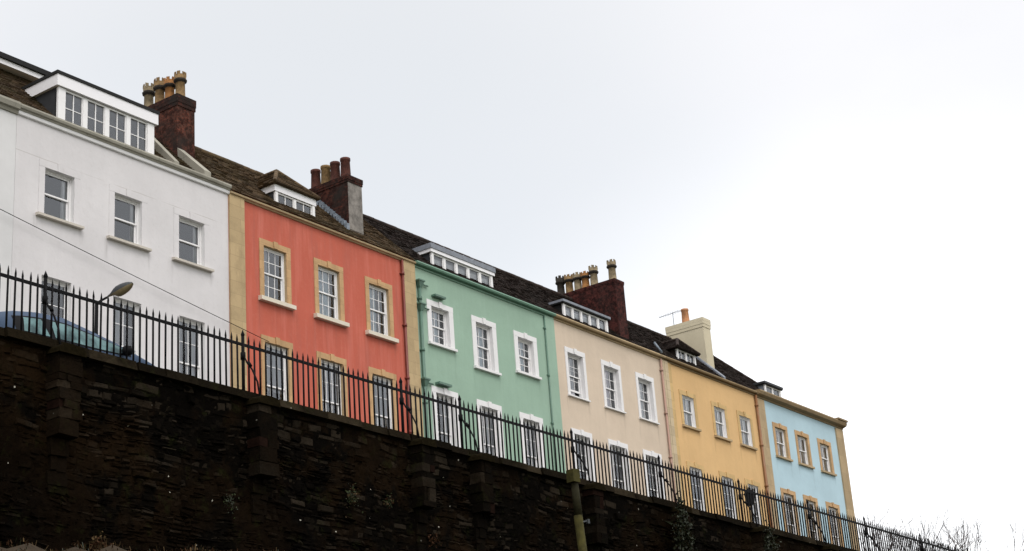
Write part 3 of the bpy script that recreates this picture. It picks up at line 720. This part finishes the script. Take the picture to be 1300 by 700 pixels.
# ------------------------------------------------------------------ ground and terrace edge
def ground_mat(name, a, b, s=1.5):
    n = NT(name)
    return n.done(n.mix(n.noise(s, 6, .65), a, b), .9, n.bump(n.noise(25, 4), .4, .02), .15)
M['asphalt'] = ground_mat('worn_asphalt', (.04,.04,.042), (.065,.063,.06), 3)
M['paving'] = ground_mat('grey_paving', (.13,.125,.115), (.2,.19,.175), 3)
M['soil'] = ground_mat('leafy_soil', (.018,.012,.007), (.05,.036,.022), 5)
M['grass'] = ground_mat('dull_grass', (.03,.04,.015), (.06,.07,.025), 1)
g = MB(); g.quad((-1500,-1500,-1.6),(1500,-1500,-1.6),(1500,1500,-1.6),(-1500,1500,-1.6)); g.build('ground', M['grass'], kind='structure')
g = MB(); g.box(-60, 320, 22.36, 160, -1.5, ZS-.02); g.build('terrain', M['soil'], kind='structure')
g = MB(); g.box(-60, 320, 23.0, 31.5, ZS-.5, ZS); g.build('road', M['asphalt'], kind='structure')
g = MB(); g.box(-60, 320, 31.502, 34.99, ZS-.5, ZS+.13); g.build('pavement', M['paving'], kind='structure')
g = MB(); g.box(-60, 320, 22.37, 22.998, ZS-.5, ZS+.14); g.build('kerb', M['paving'], kind='structure')

# ---- retaining wall
w = thing('retaining_wall', (30,22,-1.6), 'tall blackened rubble stone retaining wall below the railings', 'wall'); w['kind'] = 'thing'
core = MB(); core.box(-40, 140, 21.78, 22.35, -1.6, 9.2); co = core.build('wall_core', M['mortar'], w)
mb = MB(); z = 4.4; row = 0
def wob(x): return .035*math.sin(x*.9)+.025*math.sin(x*2.3+1)
while z < 9.16:
    top = z > 8.5; hh = R.choice((.11,.14,.17)) if top else R.choice((.05,.06,.07,.08,.1,.13)); hh = min(hh, 9.2-z)
    x = 13+R.uniform(0,.3); xe = min(75, 16+(z-4.3)/.105+6)
    while x < xe:
        l = R.uniform(.09,.34)*(1.3 if hh > .09 else 1)*(1.3 if top else 1)
        if R.random() < .97:
            y = 21.73-R.uniform(0,.03)-(.05 if R.random() < .03 else 0)
            j = lambda a: R.uniform(-a, a)
            g_ = .007; k = min(.022, hh*.25); tl = R.uniform(-.018,.018); dz = wob(x)*(1 if z < 8.9 else .2)+tl; dz2 = wob(x+l)*(1 if z < 8.9 else .2)+R.uniform(-.018,.018)
            xa, xb, za, zb_ = x+g_+j(.01), x+l-g_+j(.01), z+g_*.6+j(.008), z+hh-g_*.6+j(.008)
            v = [(xa,21.8,za+dz),(xb,21.8,za+dz2),(xb,21.8,zb_+dz2),(xa,21.8,zb_+dz),
                 (xa,y+.03,za+dz),(xb,y+.03,za+dz2),(xb,y+.03,zb_+dz2),(xa,y+.03,zb_+dz),
                 (xa+k+j(.01),y+j(.015),za+k+dz),(xb-k+j(.01),y+j(.015),za+k*.8+dz2),(xb-k+j(.01),y+j(.02),zb_-k+dz2),(xa+k+j(.01),y+j(.02),zb_-k+dz)]
            mb.add(v, [(0,1,5,4),(1,2,6,5),(2,3,7,6),(3,0,4,7),(4,5,9,8),(5,6,10,9),(6,7,11,10),(7,4,8,11),(8,9,10,11)], 0, min(1, R.random()**2.2*(1.5 if top else 1)+(.12 if top else 0)))
        x += l
    z += hh; row += 1
mb.build('rubble_facing', M['rubble'], w)
fm = MB(); NX, NZ = 560, 84          # uneven mortar and dirt that swallows parts of the stones
for j in range(NZ+1):
    for i in range(NX+1):
        x, z = 12+42*i/NX, 4.2+5.0*j/NZ
        y = 21.727+.016*math.sin(x*5.1+z*3.3)*math.sin(z*6.1-x*1.7)+R.gauss(0,.011)+.01*math.sin(x*1.3+z*1.1)
        fm.v.append((x+R.uniform(-.02,.02), y, z+R.uniform(-.02,.02)))
for j in range(NZ):
    for i in range(NX):
        a = j*(NX+1)+i; fm.f.append((a,a+1,a+NX+2,a+NX+1)); fm.m.append(0); fm.c.append(R.random()**2*.5); fm.sm.append(True)
fm.build('mortar_face', M['rubble'], w)
cp = MB(); x = 12
while x < 140:
    l = R.uniform(.5,1.1); zt = 9.365+R.uniform(-.02,.012); y = 21.62+R.uniform(-.04,.03)
    cp.hexa([(x+.006,y,9.17),(x+l-.006,y,9.17),(x+l-.006,22.34,9.17),(x+.006,22.34,9.17),(x+.012,y+.03,zt-.03),(x+l-.012,y+.035,zt-.03),(x+l-.01,22.34,zt),(x+.01,22.34,zt)], 0, R.random())
    x += l
cp.build('coping', M['rubble_top'], w)

POSTX = [17.33, 22.0, 26.67, 28.68, 33.02, 36.99, 41.16, 45.29, 49.12, 53.36]
for i, px in enumerate(POSTX[:9]):
    yf, hw = 21.4, .215+R.uniform(-.02,.025)
    p = MB(); z = 9.06; cx = px+(.09 if i == 0 else .03); k = 0; zend = R.uniform(7.75, 8.05)
    J = lambda a: R.uniform(-a, a)
    while z > zend-1.0:
        low = z < zend                     # narrower, set-back shaft under the corbel
        hh = R.uniform(.09,.3); w0 = hw*(.8 if low else 1); yy = yf+(.2 if low else 0)+max(0, zend-z)*.1
        cuts = [-w0+J(.025), w0+J(.025)]
        if R.random() < .55: cuts.insert(1, J(.14))
        for a, b in zip(cuts[:-1], cuts[1:]):
            brick = not low and R.random() < .13
            c_ = R.random()**2*(.35 if low else 1); y1, y2 = yy+J(.025), yy+J(.025)
            p.hexa([(cx+a+J(.012),y1,z-hh+J(.012)),(cx+b-.008+J(.012),y2,z-hh+J(.012)),(cx+b,21.75,z-hh),(cx+a,21.75,z-hh),
                    (cx+a+J(.012),y1+J(.012),z-.01+J(.008)),(cx+b-.008+J(.012),y2+J(.012),z-.01+J(.008)),(cx+b,21.75,z-.008),(cx+a,21.75,z-.008)], 1 if brick else 0, c_)
        z -= hh; k += 1
    o = p.build('pier', [M['pier'], M['pier_brick']], w)
    c = MB(); n = 9
    prof = [(-hw-.05,9.04)]+[(-(hw+.04)*math.cos(PI*t/n*.9+.15), 9.06+.15*math.sin(PI*t/n*.9+.15)**.5) for t in range(n+1)]+[(hw+.05,9.04)]
    vs = [(cx+a, yf-.06, b) for a, b in prof]+[(cx+a, 21.75, b+.03) for a, b in prof]; m = len(prof)
    c.add(vs, [(k_, k_+1, m+k_+1, m+k_) for k_ in range(m-1)]+[tuple(reversed(range(m))), tuple(range(m, 2*m)), (0, m, 2*m-1, m-1)])
    c.build('pier_cap', M['moss'], o)

# ---- iron railings
f = thing('iron_railing', (30,22,9.37), 'black spiked iron railing running along the top of the stone wall', 'fence')
XA, XB = 13.0, 90.0
mb = MB(); mb.box(XA, XB, 21.985, 22.015, 10.35, 10.405); mb.build('top_rail', M['iron'], f)
mb = MB(); mb.box(XA, XB, 21.98, 22.02, 9.40, 9.44); mb.build('bottom_rail', M['iron'], f)
stops = [13.0]+POSTX+[57.4, 61.4, 65.4, 69.4, 73.4, 77.4, 81.4, 85.4, 90]
for a, b in zip(stops[:-1], stops[1:]):
    n = max(1, round((b-a)/.152)); mb = MB()
    for i in range(1, n):
        x = a+(b-a)*i/n+R.uniform(-.006,.006); dx = R.uniform(-.008,.008); dy = R.uniform(-.01,.01)
        zt = 10.575+R.uniform(-.012,.01)
        mb.tube([(x,22,9.36),(x+dx*.8,22+dy*.8,zt-.13)], .0195, 6)
        mb.tube([(x+dx*.8,22+dy*.8,zt-.13),(x+dx*.85,22+dy,zt-.10),(x+dx,22+dy,zt)], [.0195,.0195,.003], 6)
    mb.build('picket_panel', M['iron'], f)
for px in POSTX+[57.4, 61.4, 65.4, 69.4, 73.4]:
    mb = MB(); mb.tube([(px,22,9.3),(px,22,10.55)], .032, 8); mb.tube([(px,22,10.55),(px,22,10.58),(px,22,10.68)], [.032,.04,.003], 8)
    mb.tube([(px,22,10.08),(px,22,10.22)], .05, 8)
    p = mb.build('post', M['iron'], f)
    s = MB(); pts = [(px,21.98,10.15),(px,21.9,10.0),(px,21.76,9.82),(px,21.63,9.55),(px,21.56,9.18)]
    s.tube(pts, .019, 6); s.tube([(px,21.86,9.99),(px,21.8,9.9)], .036, 6)
    s.build('stay', M['iron'], p)

# ---- green timber post in front of the wall
t = thing('timber_post', (31.7,21,-1.6), 'algae green timber post standing against the dark wall', 'post')
def px_(z): return 31.42+(9.2-z)*.085
mb = MB(); mb.tube([(px_(8.15),21,8.15),(px_(6),21,6),(px_(3),21,3),(px_(-1.6),21,-1.6)], [.1,.105,.11,.12], 12); mb.build('shaft', M['timber'], t)
mb = MB(); mb.tube([(px_(8.9)+.03,21,8.91),(px_(8.14)+.02,21,8.14)], [.088,.098], 10); mb.build('neck', M['timber_dark'], t)
mb = MB(); c = px_(9)
mb.hexa([(c-.13,20.9,8.9),(c+.11,20.88,8.9),(c+.13,21.1,8.9),(c-.09,21.12,8.9),(c-.125,20.9,9.19),(c+.11,20.88,9.21),(c+.125,21.1,9.2),(c-.09,21.12,9.19)]); mb.build('head_block', M['timber'], t)
mb = MB(); mb.tube([(px_(8.2),20.97,7.98),(px_(8.2)+.3,20.97,8.05)], .02, 6); mb.box(px_(8.2)+.3, px_(8.2)+.38, 20.94, 21.0, 8.0, 8.1); mb.build('bracket', M['steel_grey'], t)

# ---- earth bank at the foot of the wall
mb = MB(); nx, ny = 90, 26; x0, x1, y0, y1 = 4.0, 40.0, 11.0, 21.76
def bank_z(x, y):
    top = 5.50+.088*(x-15.5); u = (20.6-y)
    z = top-(max(0, u)*.72)-(max(0, -u)*.05)
    return max(-1.62, z+.05*math.sin(x*3.1+y*2)+.04*math.sin(x*7.3-y*5)+.03*math.sin(y*9+x*11))
for j in range(ny+1):
    for i in range(nx+1):
        x, y = x0+(x1-x0)*i/nx, y0+(y1-y0)*j/ny
        mb.v.append((x, y, bank_z(x, y)))
for j in range(ny):
    for i in range(nx):
        a = j*(nx+1)+i; mb.f.append((a,a+1,a+nx+2,a+nx+1)); mb.m.append(0); mb.c.append(.5); mb.sm.append(True)
mb.build('earth_bank', M['soil'], kind='structure')
gb = MB()
for i in range(2600):
    x = R.uniform(13.5, 23); y = R.uniform(20.0, 21.6); z = bank_z(x, y)
    l = R.uniform(.03,.12)*(1.6 if R.random() < .1 else 1); a = R.uniform(0, 2*PI); wd = R.uniform(.003,.012); lean = R.uniform(.3, 1.2)
    d = Vector((math.cos(a), math.sin(a), 0))*l*lean; s_ = Vector((-math.sin(a), math.cos(a), 0))*wd
    p = Vector((x,y,z-.01)); q = p+d*.5+Vector((0,0,l*.7)); r_ = p+d+Vector((0,0,l*.6))
    gb.add([p-s_,p+s_,q+s_*.7,q-s_*.7,r_], [(0,1,2,3),(3,2,4)], R.choice((0,0,1,1,2)))
tag(gb.build('grass', [M['straw'], M['fern_brown'], M['leaf_dark']]), 'dead grass and leaf litter along the top of the earth bank', 'grass', kind='stuff')

# ---- plants on the wall
def clump(name, label, cat, x, z, wx, hz, n, mats, leaf=.05, y=21.62, group=None, droop=.3):
    mb = MB(); rr = random.Random(int(x*100))
    for s in range(5):
        a = rr.uniform(-.6,.6)
        mb.tube([(x+a*wx*.2,21.74,z+hz*.2),(x+a*wx*.4,y,z),(x+a*wx*.5,y-.05,z-hz*.5*rr.random())], [.008,.006,.003], 4, 0)
    for i in range(n):
        u, v = rr.gauss(0,.45), rr.gauss(0,.45)
        p = Vector((x+u*wx*.5, y-abs(rr.gauss(0,.08)), z+v*hz*.5-droop*u*u*hz))
        l = leaf*rr.uniform(.5,1.3); a = Vector((rr.gauss(0,1), rr.gauss(0,.6)-.3, rr.gauss(0,.8))).normalized()
        b = a.cross(Vector((rr.gauss(0,1), rr.gauss(0,1), rr.gauss(0,1)))).normalized()
        mb.add([p, p+a*l*.5+b*l*.4, p+a*l, p+a*l*.5-b*l*.4], [(0,1,2,3)], rr.randrange(len(mats)))
    return tag(mb.build(name, [M[m] for m in mats]), label, cat, group)
clump('ivy', 'dark ivy mass hanging over the pier below the cream and yellow houses', 'ivy', 36.6, 8.55, .9, 1.4, 1500, ['leaf_dark','leaf_dark','moss'], .075, 21.33)
clump('ivy', 'dark ivy tuft on the pier below the blue house edge', 'ivy', 41.2, 8.8, .7, .8, 700, ['leaf_dark','leaf_dark','moss'], .06, 21.33)
clump('wall_weed', 'small green weed hanging from the wall below the red house windows', 'plant', 24.5, 7.75, .35, .5, 160, ['leaf_green','leaf_dark','straw'], .045)
clump('wall_weed', 'yellowish weed tuft on the wall left of the long pier under the green house', 'plant', 25.6, 7.75, .3, .25, 90, ['leaf_green','fern_brown','straw'], .04)
clump('wall_weed', 'mossy weed patch low on the wall right of the white house pier', 'plant', 21.2, 7.15, .35, .4, 90, ['leaf_dark','leaf_green'], .04)
clump('wall_weed', 'rusty dead fern at the wall foot by the bottom edge', 'plant', 18.2, 6.0, .35, .4, 140, ['fern_brown','fern_brown','straw'], .06)
clump('wall_weed', 'brown dead fern low on the wall under the long pier', 'plant', 27.0, 7.15, .4, .3, 120, ['fern_brown','moss'], .05)

# ------------------------------------------------------------------ street lamp
t = thing('street_lamp', (25.15,30,ZS), 'grey street lamp on the far side of the road before the white house', 'street lamp')
mb = MB(); mb.tube([(25.15,30,ZS),(25.15,30,10.2)], .09, 10); mb.tube([(25.15,30,10.2),(25.15,30,14.15)], [.055,.042], 10); mb.build('column', M['iron'], t)
A, B = Vector((25.13,30.0,14.12)), Vector((25.52,29.15,14.50)); ax = (B-A).normalized()
mb = MB(); mb.tube([A, A+ax*.3], .028, 8); mb.build('arm', M['iron'], t)
side = ax.cross(Vector((0,0,1))).normalized(); up = side.cross(ax).normalized()
def lamp_shell(lo, hi, mat, name):
    mb = MB(); n, m = 12, 10; L = .78; vs = []
    for i in range(n+1):
        u = i/n; fl_ = min(1, max(0, (u-.12)/.38)); fl_ = .32+.68*fl_*fl_*(3-2*fl_); wd = .165*fl_*(math.sin(PI*min(1, u*.92+.05))**.55)*(.5+.55*u); hg = .165*fl_*(math.sin(PI*min(1, u*.9+.08))**.6)*(.6+.4*u)
        for k in range(m+1):
            th = lo+(hi-lo)*k/m
            vs.append(A+ax*(.22+L*u)+side*wd*math.cos(th)+up*hg*math.sin(th)*(1 if math.sin(th) > 0 else .35+.75*fl_*(1 if u > .4 else .3)))
    fs = [(i*(m+1)+k, i*(m+1)+k+1, (i+1)*(m+1)+k+1, (i+1)*(m+1)+k) for i in range(n) for k in range(m)]
    mb.add(vs, fs, 0, .5, True); return mb.build(name, M[mat], t)
lamp_shell(-.25, PI+.25, 'steel_grey', 'lamp_head')
lamp_shell(PI+.25, 2*PI-.25, 'lamp_bowl', 'lamp_bowl')

# ------------------------------------------------------------------ dark lantern before the yellow house
t = thing('street_lamp', (58.6,30.6,ZS), 'small black lantern lamp in front of the yellow house', 'street lamp')
lx, ly = 57.85, 30.5; lz = 13.95
mb = MB(); mb.tube([(lx,ly,ZS),(lx,ly,lz-.1)], [.05,.035], 8); mb.build('column', M['iron'], t)
mb = MB(); mb.lathe([(.04,lz-.12),(.14,lz-.06),(.21,lz+.32),(.25,lz+.34),(.12,lz+.5),(.05,lz+.54),(.02,lz+.62)], lx, ly, 6, smooth=False); mb.build('lantern', M['iron'], t)

# ------------------------------------------------------------------ parked car
def car():
    ox, yc, z0 = 16.95, 24.0, ZS
    t = thing('parked_car', (19.2,yc,z0), 'blue one-box hatchback parked behind the railings by the white house', 'car')
    n = NT('blue_metallic_paint'); n.b.inputs['Coat Weight'].default_value = 0
    blue = n.done(n.mix(n.noise(2, 3), (.038,.06,.10), (.055,.082,.13)), .5, None, .06, 0)
    n = NT('sky_teal_car_glass'); tg = n.done(n.mix(n.ramp(n.noise(2.6, 3), .4, .62), (.015,.045,.05), (.10,.19,.195)), .06, None, .14)  # teal sky reflection put into the glass colour as uneven patches
    black = plain('black_car_plastic', (.006,.006,.007), .7, .1); rub = plain('tyre_rubber', (.015,.015,.015), .9, .2); alloy = plain('alloy_rim', (.4,.41,.43), .35, .5, .8)
    red = plain('tail_lamp_red', (.35,.02,.015), .2, .6); clear = plain('headlamp_clear', (.55,.57,.6), .1, .8)
    #        X     belt   top    halfwidth
    ST = [(16.95, 9.85, 9.95, .70), (17.10, 9.95, 10.12, .80), (17.4, 9.97, 10.31, .84), (17.9, 9.97, 10.46, .865), (18.3, 9.97, 10.53, .87), (18.87, 9.98, 10.56, .87),
          (19.4, 9.99, 10.47, .87), (20.0, 10.02, 10.29, .87), (20.3, 10.04, 10.17, .865), (20.8, 9.97, 10.02, .85), (21.2, 9.86, 9.92, .80), (21.5, 9.70, 9.78, .68), (21.6, 9.5, 9.55, .6)]
    def inset(b, tp): return .30*min(1, max(0, tp-b)/.5)
    m = MB(); vs = []
    for X, b, tp, hw in ST:
        ins = inset(b, tp); cr = tp+.075 if tp-b > .15 else tp+.03
        half = [(hw*.93, z0+.2), (hw, z0+.42), (hw*1.005, z0+.62), (hw*.985, b), (hw-ins*.55, b+(tp-b)*.6), (hw-ins, tp), (hw*.45, cr-.015), (0, cr)]
        pr = [(-y, z) for y, z in half]+[(y, z) for y, z in reversed(half[:-1])]
        vs += [(X, yc+y, z) for y, z in pr]
    k = 15
    fs = [(i*k+j, i*k+j+1, (i+1)*k+j+1, (i+1)*k+j) for i in range(len(ST)-1) for j in range(k-1)]
    fs += [tuple(range(k-1, -1, -1)), tuple((len(ST)-1)*k+j for j in range(k))]+[(i*k+k-1, i*k, (i+1)*k, (i+1)*k+k-1) for i in range(len(ST)-1)]
    m.add(vs, fs, 0, .5, True); body = m.build('body', blue, t)
    def at(X):
        for (xa, ba, ta, ha), (xb, bb, tb, hb) in zip(ST[:-1], ST[1:]):
            if xa <= X <= xb:
                u = (X-xa)/(xb-xa); return ba+(bb-ba)*u, ta+(tb-ta)*u, ha+(hb-ha)*u
    def sp(X, s, side, off=.012):
        b, tp, hw = at(X); ins = inset(b, tp)
        if s <= .6: y = hw*.985+(hw-ins*.55-hw*.985)*(s/.6)
        else: y = hw-ins*.55-(ins*.45)*((s-.6)/.4)
        return (X, yc+side*(y+off), b+(tp-b)*s+.0)
    def pane(xa, xb, sa, sb, side, mat, name, off=.012, skew=0, n=10):
        q = MB()
        rows = 5
        for i in range(n+1):
            for j in range(rows):
                X = xa+(xb-xa)*i/n; s = sa+(sb-sa)*j/(rows-1); q.v.append(sp(X+skew*(s-sa)*(1-2*i/n), s, side, off))
        for i in range(n):
            for j in range(rows-1):
                a = i*rows+j; q.f.append((a,a+1,a+rows+1,a+rows)); q.m.append(0); q.c.append(.5); q.sm.append(True)
        return q.build(name, mat, t)
    for side in (-1, 1):
        pane(17.66, 20.24, .02, .80, side, black, 'window_seal', .007)
        pane(17.82, 18.38, .09, .73, side, tg, 'side_window', .016, .14)
        pane(18.50, 20.1, .09, .73, side, tg, 'side_window', .016, .0)
        q = MB(); q.tube([sp(20.02,.1,side,.0), (20.0, yc+side*1.0, 10.05)], .03, 6)
        q.lathe([(.02,9.97),(.09,10.0),(.105,10.07),(.085,10.14),(.02,10.17)], 20.0, yc+side*1.02, 10); q.build('door_mirror', black, t)
        for X in (18.2, 19.1):
            q = MB(); q.box(X, X+.18, yc+side*.87-.02, yc+side*.87+.02, 9.84, 9.87); q.build('door_handle', blue, t)
        q = MB(); q.box(17.0, 17.14, yc+side*.72-.08, yc+side*.72+.1, 9.7, 9.95); q.build('tail_light', red, t)
        q = MB(); q.hexa([(21.3,yc+side*.5-.12,9.65),(21.56,yc+side*.5-.1,9.62),(21.5,yc+side*.55+.14,9.62),(21.25,yc+side*.55+.16,9.65),(21.2,yc+side*.5-.12,9.86),(21.46,yc+side*.5-.1,9.77),(21.4,yc+side*.55+.14,9.77),(21.15,yc+side*.55+.16,9.86)]); q.build('headlight', clear, t)
        for X in (17.75, 20.75):
            q = MB(); vs = []; ns = 20
            prof = [(.20,-.1),(.29,-.11),(.315,-.07),(.315,.07),(.29,.11),(.20,.1)]
            for r, yy in prof:
                for kk in range(ns): vs.append((X+r*math.cos(2*PI*kk/ns), yc+side*.78+yy, z0+.315+r*math.sin(2*PI*kk/ns)))
            q.add(vs, [(i*ns+kk, i*ns+(kk+1) % ns, (i+1)*ns+(kk+1) % ns, (i+1)*ns+kk) for i in range(5) for kk in range(ns)], 0, .5, True)
            o = q.build('wheel', rub, t)
            q = MB(); q.tube([(X,yc+side*.78-.09,z0+.315),(X,yc+side*.78+.09,z0+.315)], .2, 16, smooth=False); q.build('rim', alloy, o)
    # windscreen and rear window follow the shell
    for xa, xb, nm in ((18.95, 20.25, 'windscreen'), (17.12, 17.55, 'rear_window')):
        q = MB(); nn = 8; mm = 9
        for i in range(nn+1):
            X = xa+(xb-xa)*i/nn; b, tp, hw = at(X); ins = inset(b, tp); cr = tp+.075 if tp-b > .15 else tp+.03
            for j in range(mm):
                u = -1+2*j/(mm-1); yy = (hw-ins)*.93*u; q.v.append((X, yc+yy, tp+(cr-tp)*(1-u*u)+.012))
        for i in range(nn):
            for j in range(mm-1):
                a = i*mm+j; q.f.append((a,a+mm,a+mm+1,a+1)); q.m.append(0); q.c.append(.5); q.sm.append(True)
        q.build(nm, tg, t)
car()

# ------------------------------------------------------------------ bare trees past the end of the terrace
def bare_tree(x, y, hgt, seed, label, mat='bark', spread=.5, depth=6, r0=.16, up=.25):
    rr = random.Random(seed); z0 = ZS-.05
    t = thing('bare_tree', (x,y,z0), label, 'tree', 'bare winter trees past the blue house')
    tr, cr = MB(), MB()
    def grow(p, d, L, r, k):
        n = 3; pts = [p]; q = p; dd = d
        for i in range(n):
            dd = (dd+Vector((rr.gauss(0,.12), rr.gauss(0,.12), rr.gauss(0,.08)+up*.12))).normalized(); q = q+dd*(L/n); pts.append(q)
        rs = [r*(1-.35*i/n) for i in range(n+1)]
        (tr if k >= depth-1 else cr).tube(pts, rs, 6 if k >= depth-1 else 4, cap=False)
        if k == 0: return
        nb = rr.choice((2,3,3)) if k > 1 else rr.choice((3,4))
        for b in range(nb):
            s = rr.uniform(.45, 1.0) if b else 1.0
            base = pts[0].lerp(pts[-1], s) if s < 1 else pts[-1]
            a = rr.uniform(0, 2*PI); w = spread*rr.uniform(.6, 1.3)
            pr = dd.orthogonal().normalized(); pr.rotate(Matrix.Rotation(a, 3, dd))
            nd = (dd+pr*w+Vector((0,0,up))).normalized()
            grow(base, nd, L*rr.uniform(.62,.85), max(.006, r*.6), k-1)
    grow(Vector((x,y,z0)), Vector((rr.gauss(0,.05), rr.gauss(0,.05), 1)), hgt*.27, r0, depth)
    tr.build('trunk', M[mat], t); cr.build('crown', M[mat], t)
bare_tree(92, 36.6, 13.9, 3, 'taller bare tree whose upright twigs rise right of the blue house', 'bark', .5)
bare_tree(97.5, 35.9, 13.6, 8, 'bare tree with pale upright shoots at the right bottom corner', 'bark', .5)
bare_tree(106, 35.0, 12.8, 15, 'bare tree furthest right, only its twig tips in view', 'bark_grey', .5)
bare_tree(84.5, 37.0, 10.6, 21, 'dense bare thorn just behind the railing beside the blue house', 'bark_grey', .6)
bare_tree(88, 37.6, 11.4, 27, 'grey bare thorn behind the railing, second from the blue house', 'bark_grey', .6)

# ------------------------------------------------------------------ light, sky, camera
world = bpy.data.worlds.new('World'); sc.world = world; world.use_nodes = True
nt = world.node_tree; nt.nodes.clear()
def wn(t): return nt.nodes.new(t)
out = wn('ShaderNodeOutputWorld')
SUN_EL, SUN_AZ = math.radians(48), math.radians(215)      # azimuth clockwise from +Y
sky = wn('ShaderNodeTexSky'); sky.sky_type = 'NISHITA'; sky.sun_disc = False; sky.sun_elevation = SUN_EL; sky.sun_rotation = SUN_AZ
bg1 = wn('ShaderNodeBackground'); bg1.inputs[1].default_value = .05; nt.links.new(sky.outputs[0], bg1.inputs[0])
tc = wn('ShaderNodeTexCoord'); sep = wn('ShaderNodeSeparateXYZ'); nt.links.new(tc.outputs['Generated'], sep.inputs[0])
mp = wn('ShaderNodeMapping'); mp.inputs['Scale'].default_value = (1.6, 1.6, 3.4); mp.inputs['Location'].default_value = (.35,.1,.2); nt.links.new(tc.outputs['Generated'], mp.inputs[0])
nz = wn('ShaderNodeTexNoise'); nz.inputs['Scale'].default_value = 1.5; nz.inputs['Detail'].default_value = 5; nz.inputs['Roughness'].default_value = .5; nt.links.new(mp.outputs[0], nz.inputs['Vector'])
rp = wn('ShaderNodeValToRGB'); e = rp.color_ramp.elements; e[0].position = .36; e[1].position = .64
e[0].color = (.88,.845,.805,1); e[1].color = (.97,.935,.895,1); nt.links.new(nz.outputs[0], rp.inputs[0])
# brighter veil low in the +X direction, brighter zenith: an overcast dome
def wm(op, a, b):
    m = wn('ShaderNodeMath'); m.operation = op
    for s, v in ((m.inputs[0], a), (m.inputs[1], b)):
        if isinstance(v, bpy.types.NodeSocket): nt.links.new(v, s)
        else: s.default_value = v
    return m.outputs[0]
dt = wn('ShaderNodeVectorMath'); dt.operation = 'DOT_PRODUCT'; nt.links.new(tc.outputs['Generated'], dt.inputs[0]); dt.inputs[1].default_value = Vector((.90,.38,.06)).normalized()
glow = wn('ShaderNodeMapRange'); glow.interpolation_type = 'SMOOTHSTEP'; nt.links.new(dt.outputs['Value'], glow.inputs[0]); glow.inputs[1].default_value = .925; glow.inputs[2].default_value = 1.0; glow.inputs[3].default_value = 0; glow.inputs[4].default_value = .42
zen = wn('ShaderNodeMapRange'); zen.interpolation_type = 'SMOOTHSTEP'; nt.links.new(sep.outputs[2], zen.inputs[0]); zen.inputs[1].default_value = .55; zen.inputs[2].default_value = 1.0; zen.inputs[3].default_value = 0; zen.inputs[4].default_value = 1.3
back = wn('ShaderNodeMapRange'); back.interpolation_type = 'SMOOTHSTEP'; nt.links.new(sep.outputs[1], back.inputs[0]); back.inputs[1].default_value = .1; back.inputs[2].default_value = -.6; back.inputs[3].default_value = 0; back.inputs[4].default_value = .35
st_ = wm('ADD', wm('ADD', wm('ADD', glow.outputs[0], zen.outputs[0]), back.outputs[0]), .89)
dk = wn('ShaderNodeVectorMath'); dk.operation = 'DOT_PRODUCT'; nt.links.new(tc.outputs['Generated'], dk.inputs[0]); dk.inputs[1].default_value = Vector((.68,.63,.37)).normalized()
dm = wn('ShaderNodeMapRange'); dm.interpolation_type = 'SMOOTHSTEP'; nt.links.new(wm('ADD', dk.outputs['Value'], wm('MULTIPLY', wm('SUBTRACT', nz.outputs[0], .5), .06)), dm.inputs[0]); dm.inputs[1].default_value = .95; dm.inputs[2].default_value = 1.0; dm.inputs[3].default_value = 0; dm.inputs[4].default_value = .75
mxc = wn('ShaderNodeMix'); mxc.data_type = 'RGBA'; nt.links.new(dm.outputs[0], mxc.inputs[0]); nt.links.new(rp.outputs[0], mxc.inputs[6]); mxc.inputs[7].default_value = (.70,.70,.67,1)
bg2 = wn('ShaderNodeBackground'); nt.links.new(mxc.outputs[2], bg2.inputs[0]); nt.links.new(st_, bg2.inputs[1])
ad = wn('ShaderNodeAddShader'); nt.links.new(bg1.outputs[0], ad.inputs[0]); nt.links.new(bg2.outputs[0], ad.inputs[1]); nt.links.new(ad.outputs[0], out.inputs[0])

sl = bpy.data.lights.new('sun', 'SUN'); sl.energy = 1.0; sl.angle = math.radians(25); sl.color = (1,.97,.93)
so = bpy.data.objects.new('sun', sl); COL.objects.link(so)
dirv = Vector((math.sin(SUN_AZ)*math.cos(SUN_EL), math.cos(SUN_AZ)*math.cos(SUN_EL), math.sin(SUN_EL)))
so.rotation_euler = dirv.to_track_quat('Z', 'Y').to_euler(); so.location = dirv*100

cam = bpy.data.cameras.new('camera'); co_ = bpy.data.objects.new('camera', cam); COL.objects.link(co_)
co_.matrix_world = Matrix(((0.597697, -0.240146, -0.764910, 0),
    (-0.798705, -0.261055, -0.542145, 0),
    (-0.069490, 0.934976, -0.347838, 0), (0,0,0,1)))
cam.sensor_width = 36; cam.lens = 36*2150/1300; cam.clip_start = .1; cam.clip_end = 4000
sc.camera = co_
sc.view_settings.view_transform = 'Standard'; sc.view_settings.look = 'None'; sc.view_settings.exposure = .11; sc.view_settings.gamma = 1
sc.view_settings.use_curve_mapping = False
sc.cycles.use_denoising = True
sc.cycles.max_bounces = 6; sc.cycles.transparent_max_bounces = 8
sc.cycles.sample_clamp_indirect = 8
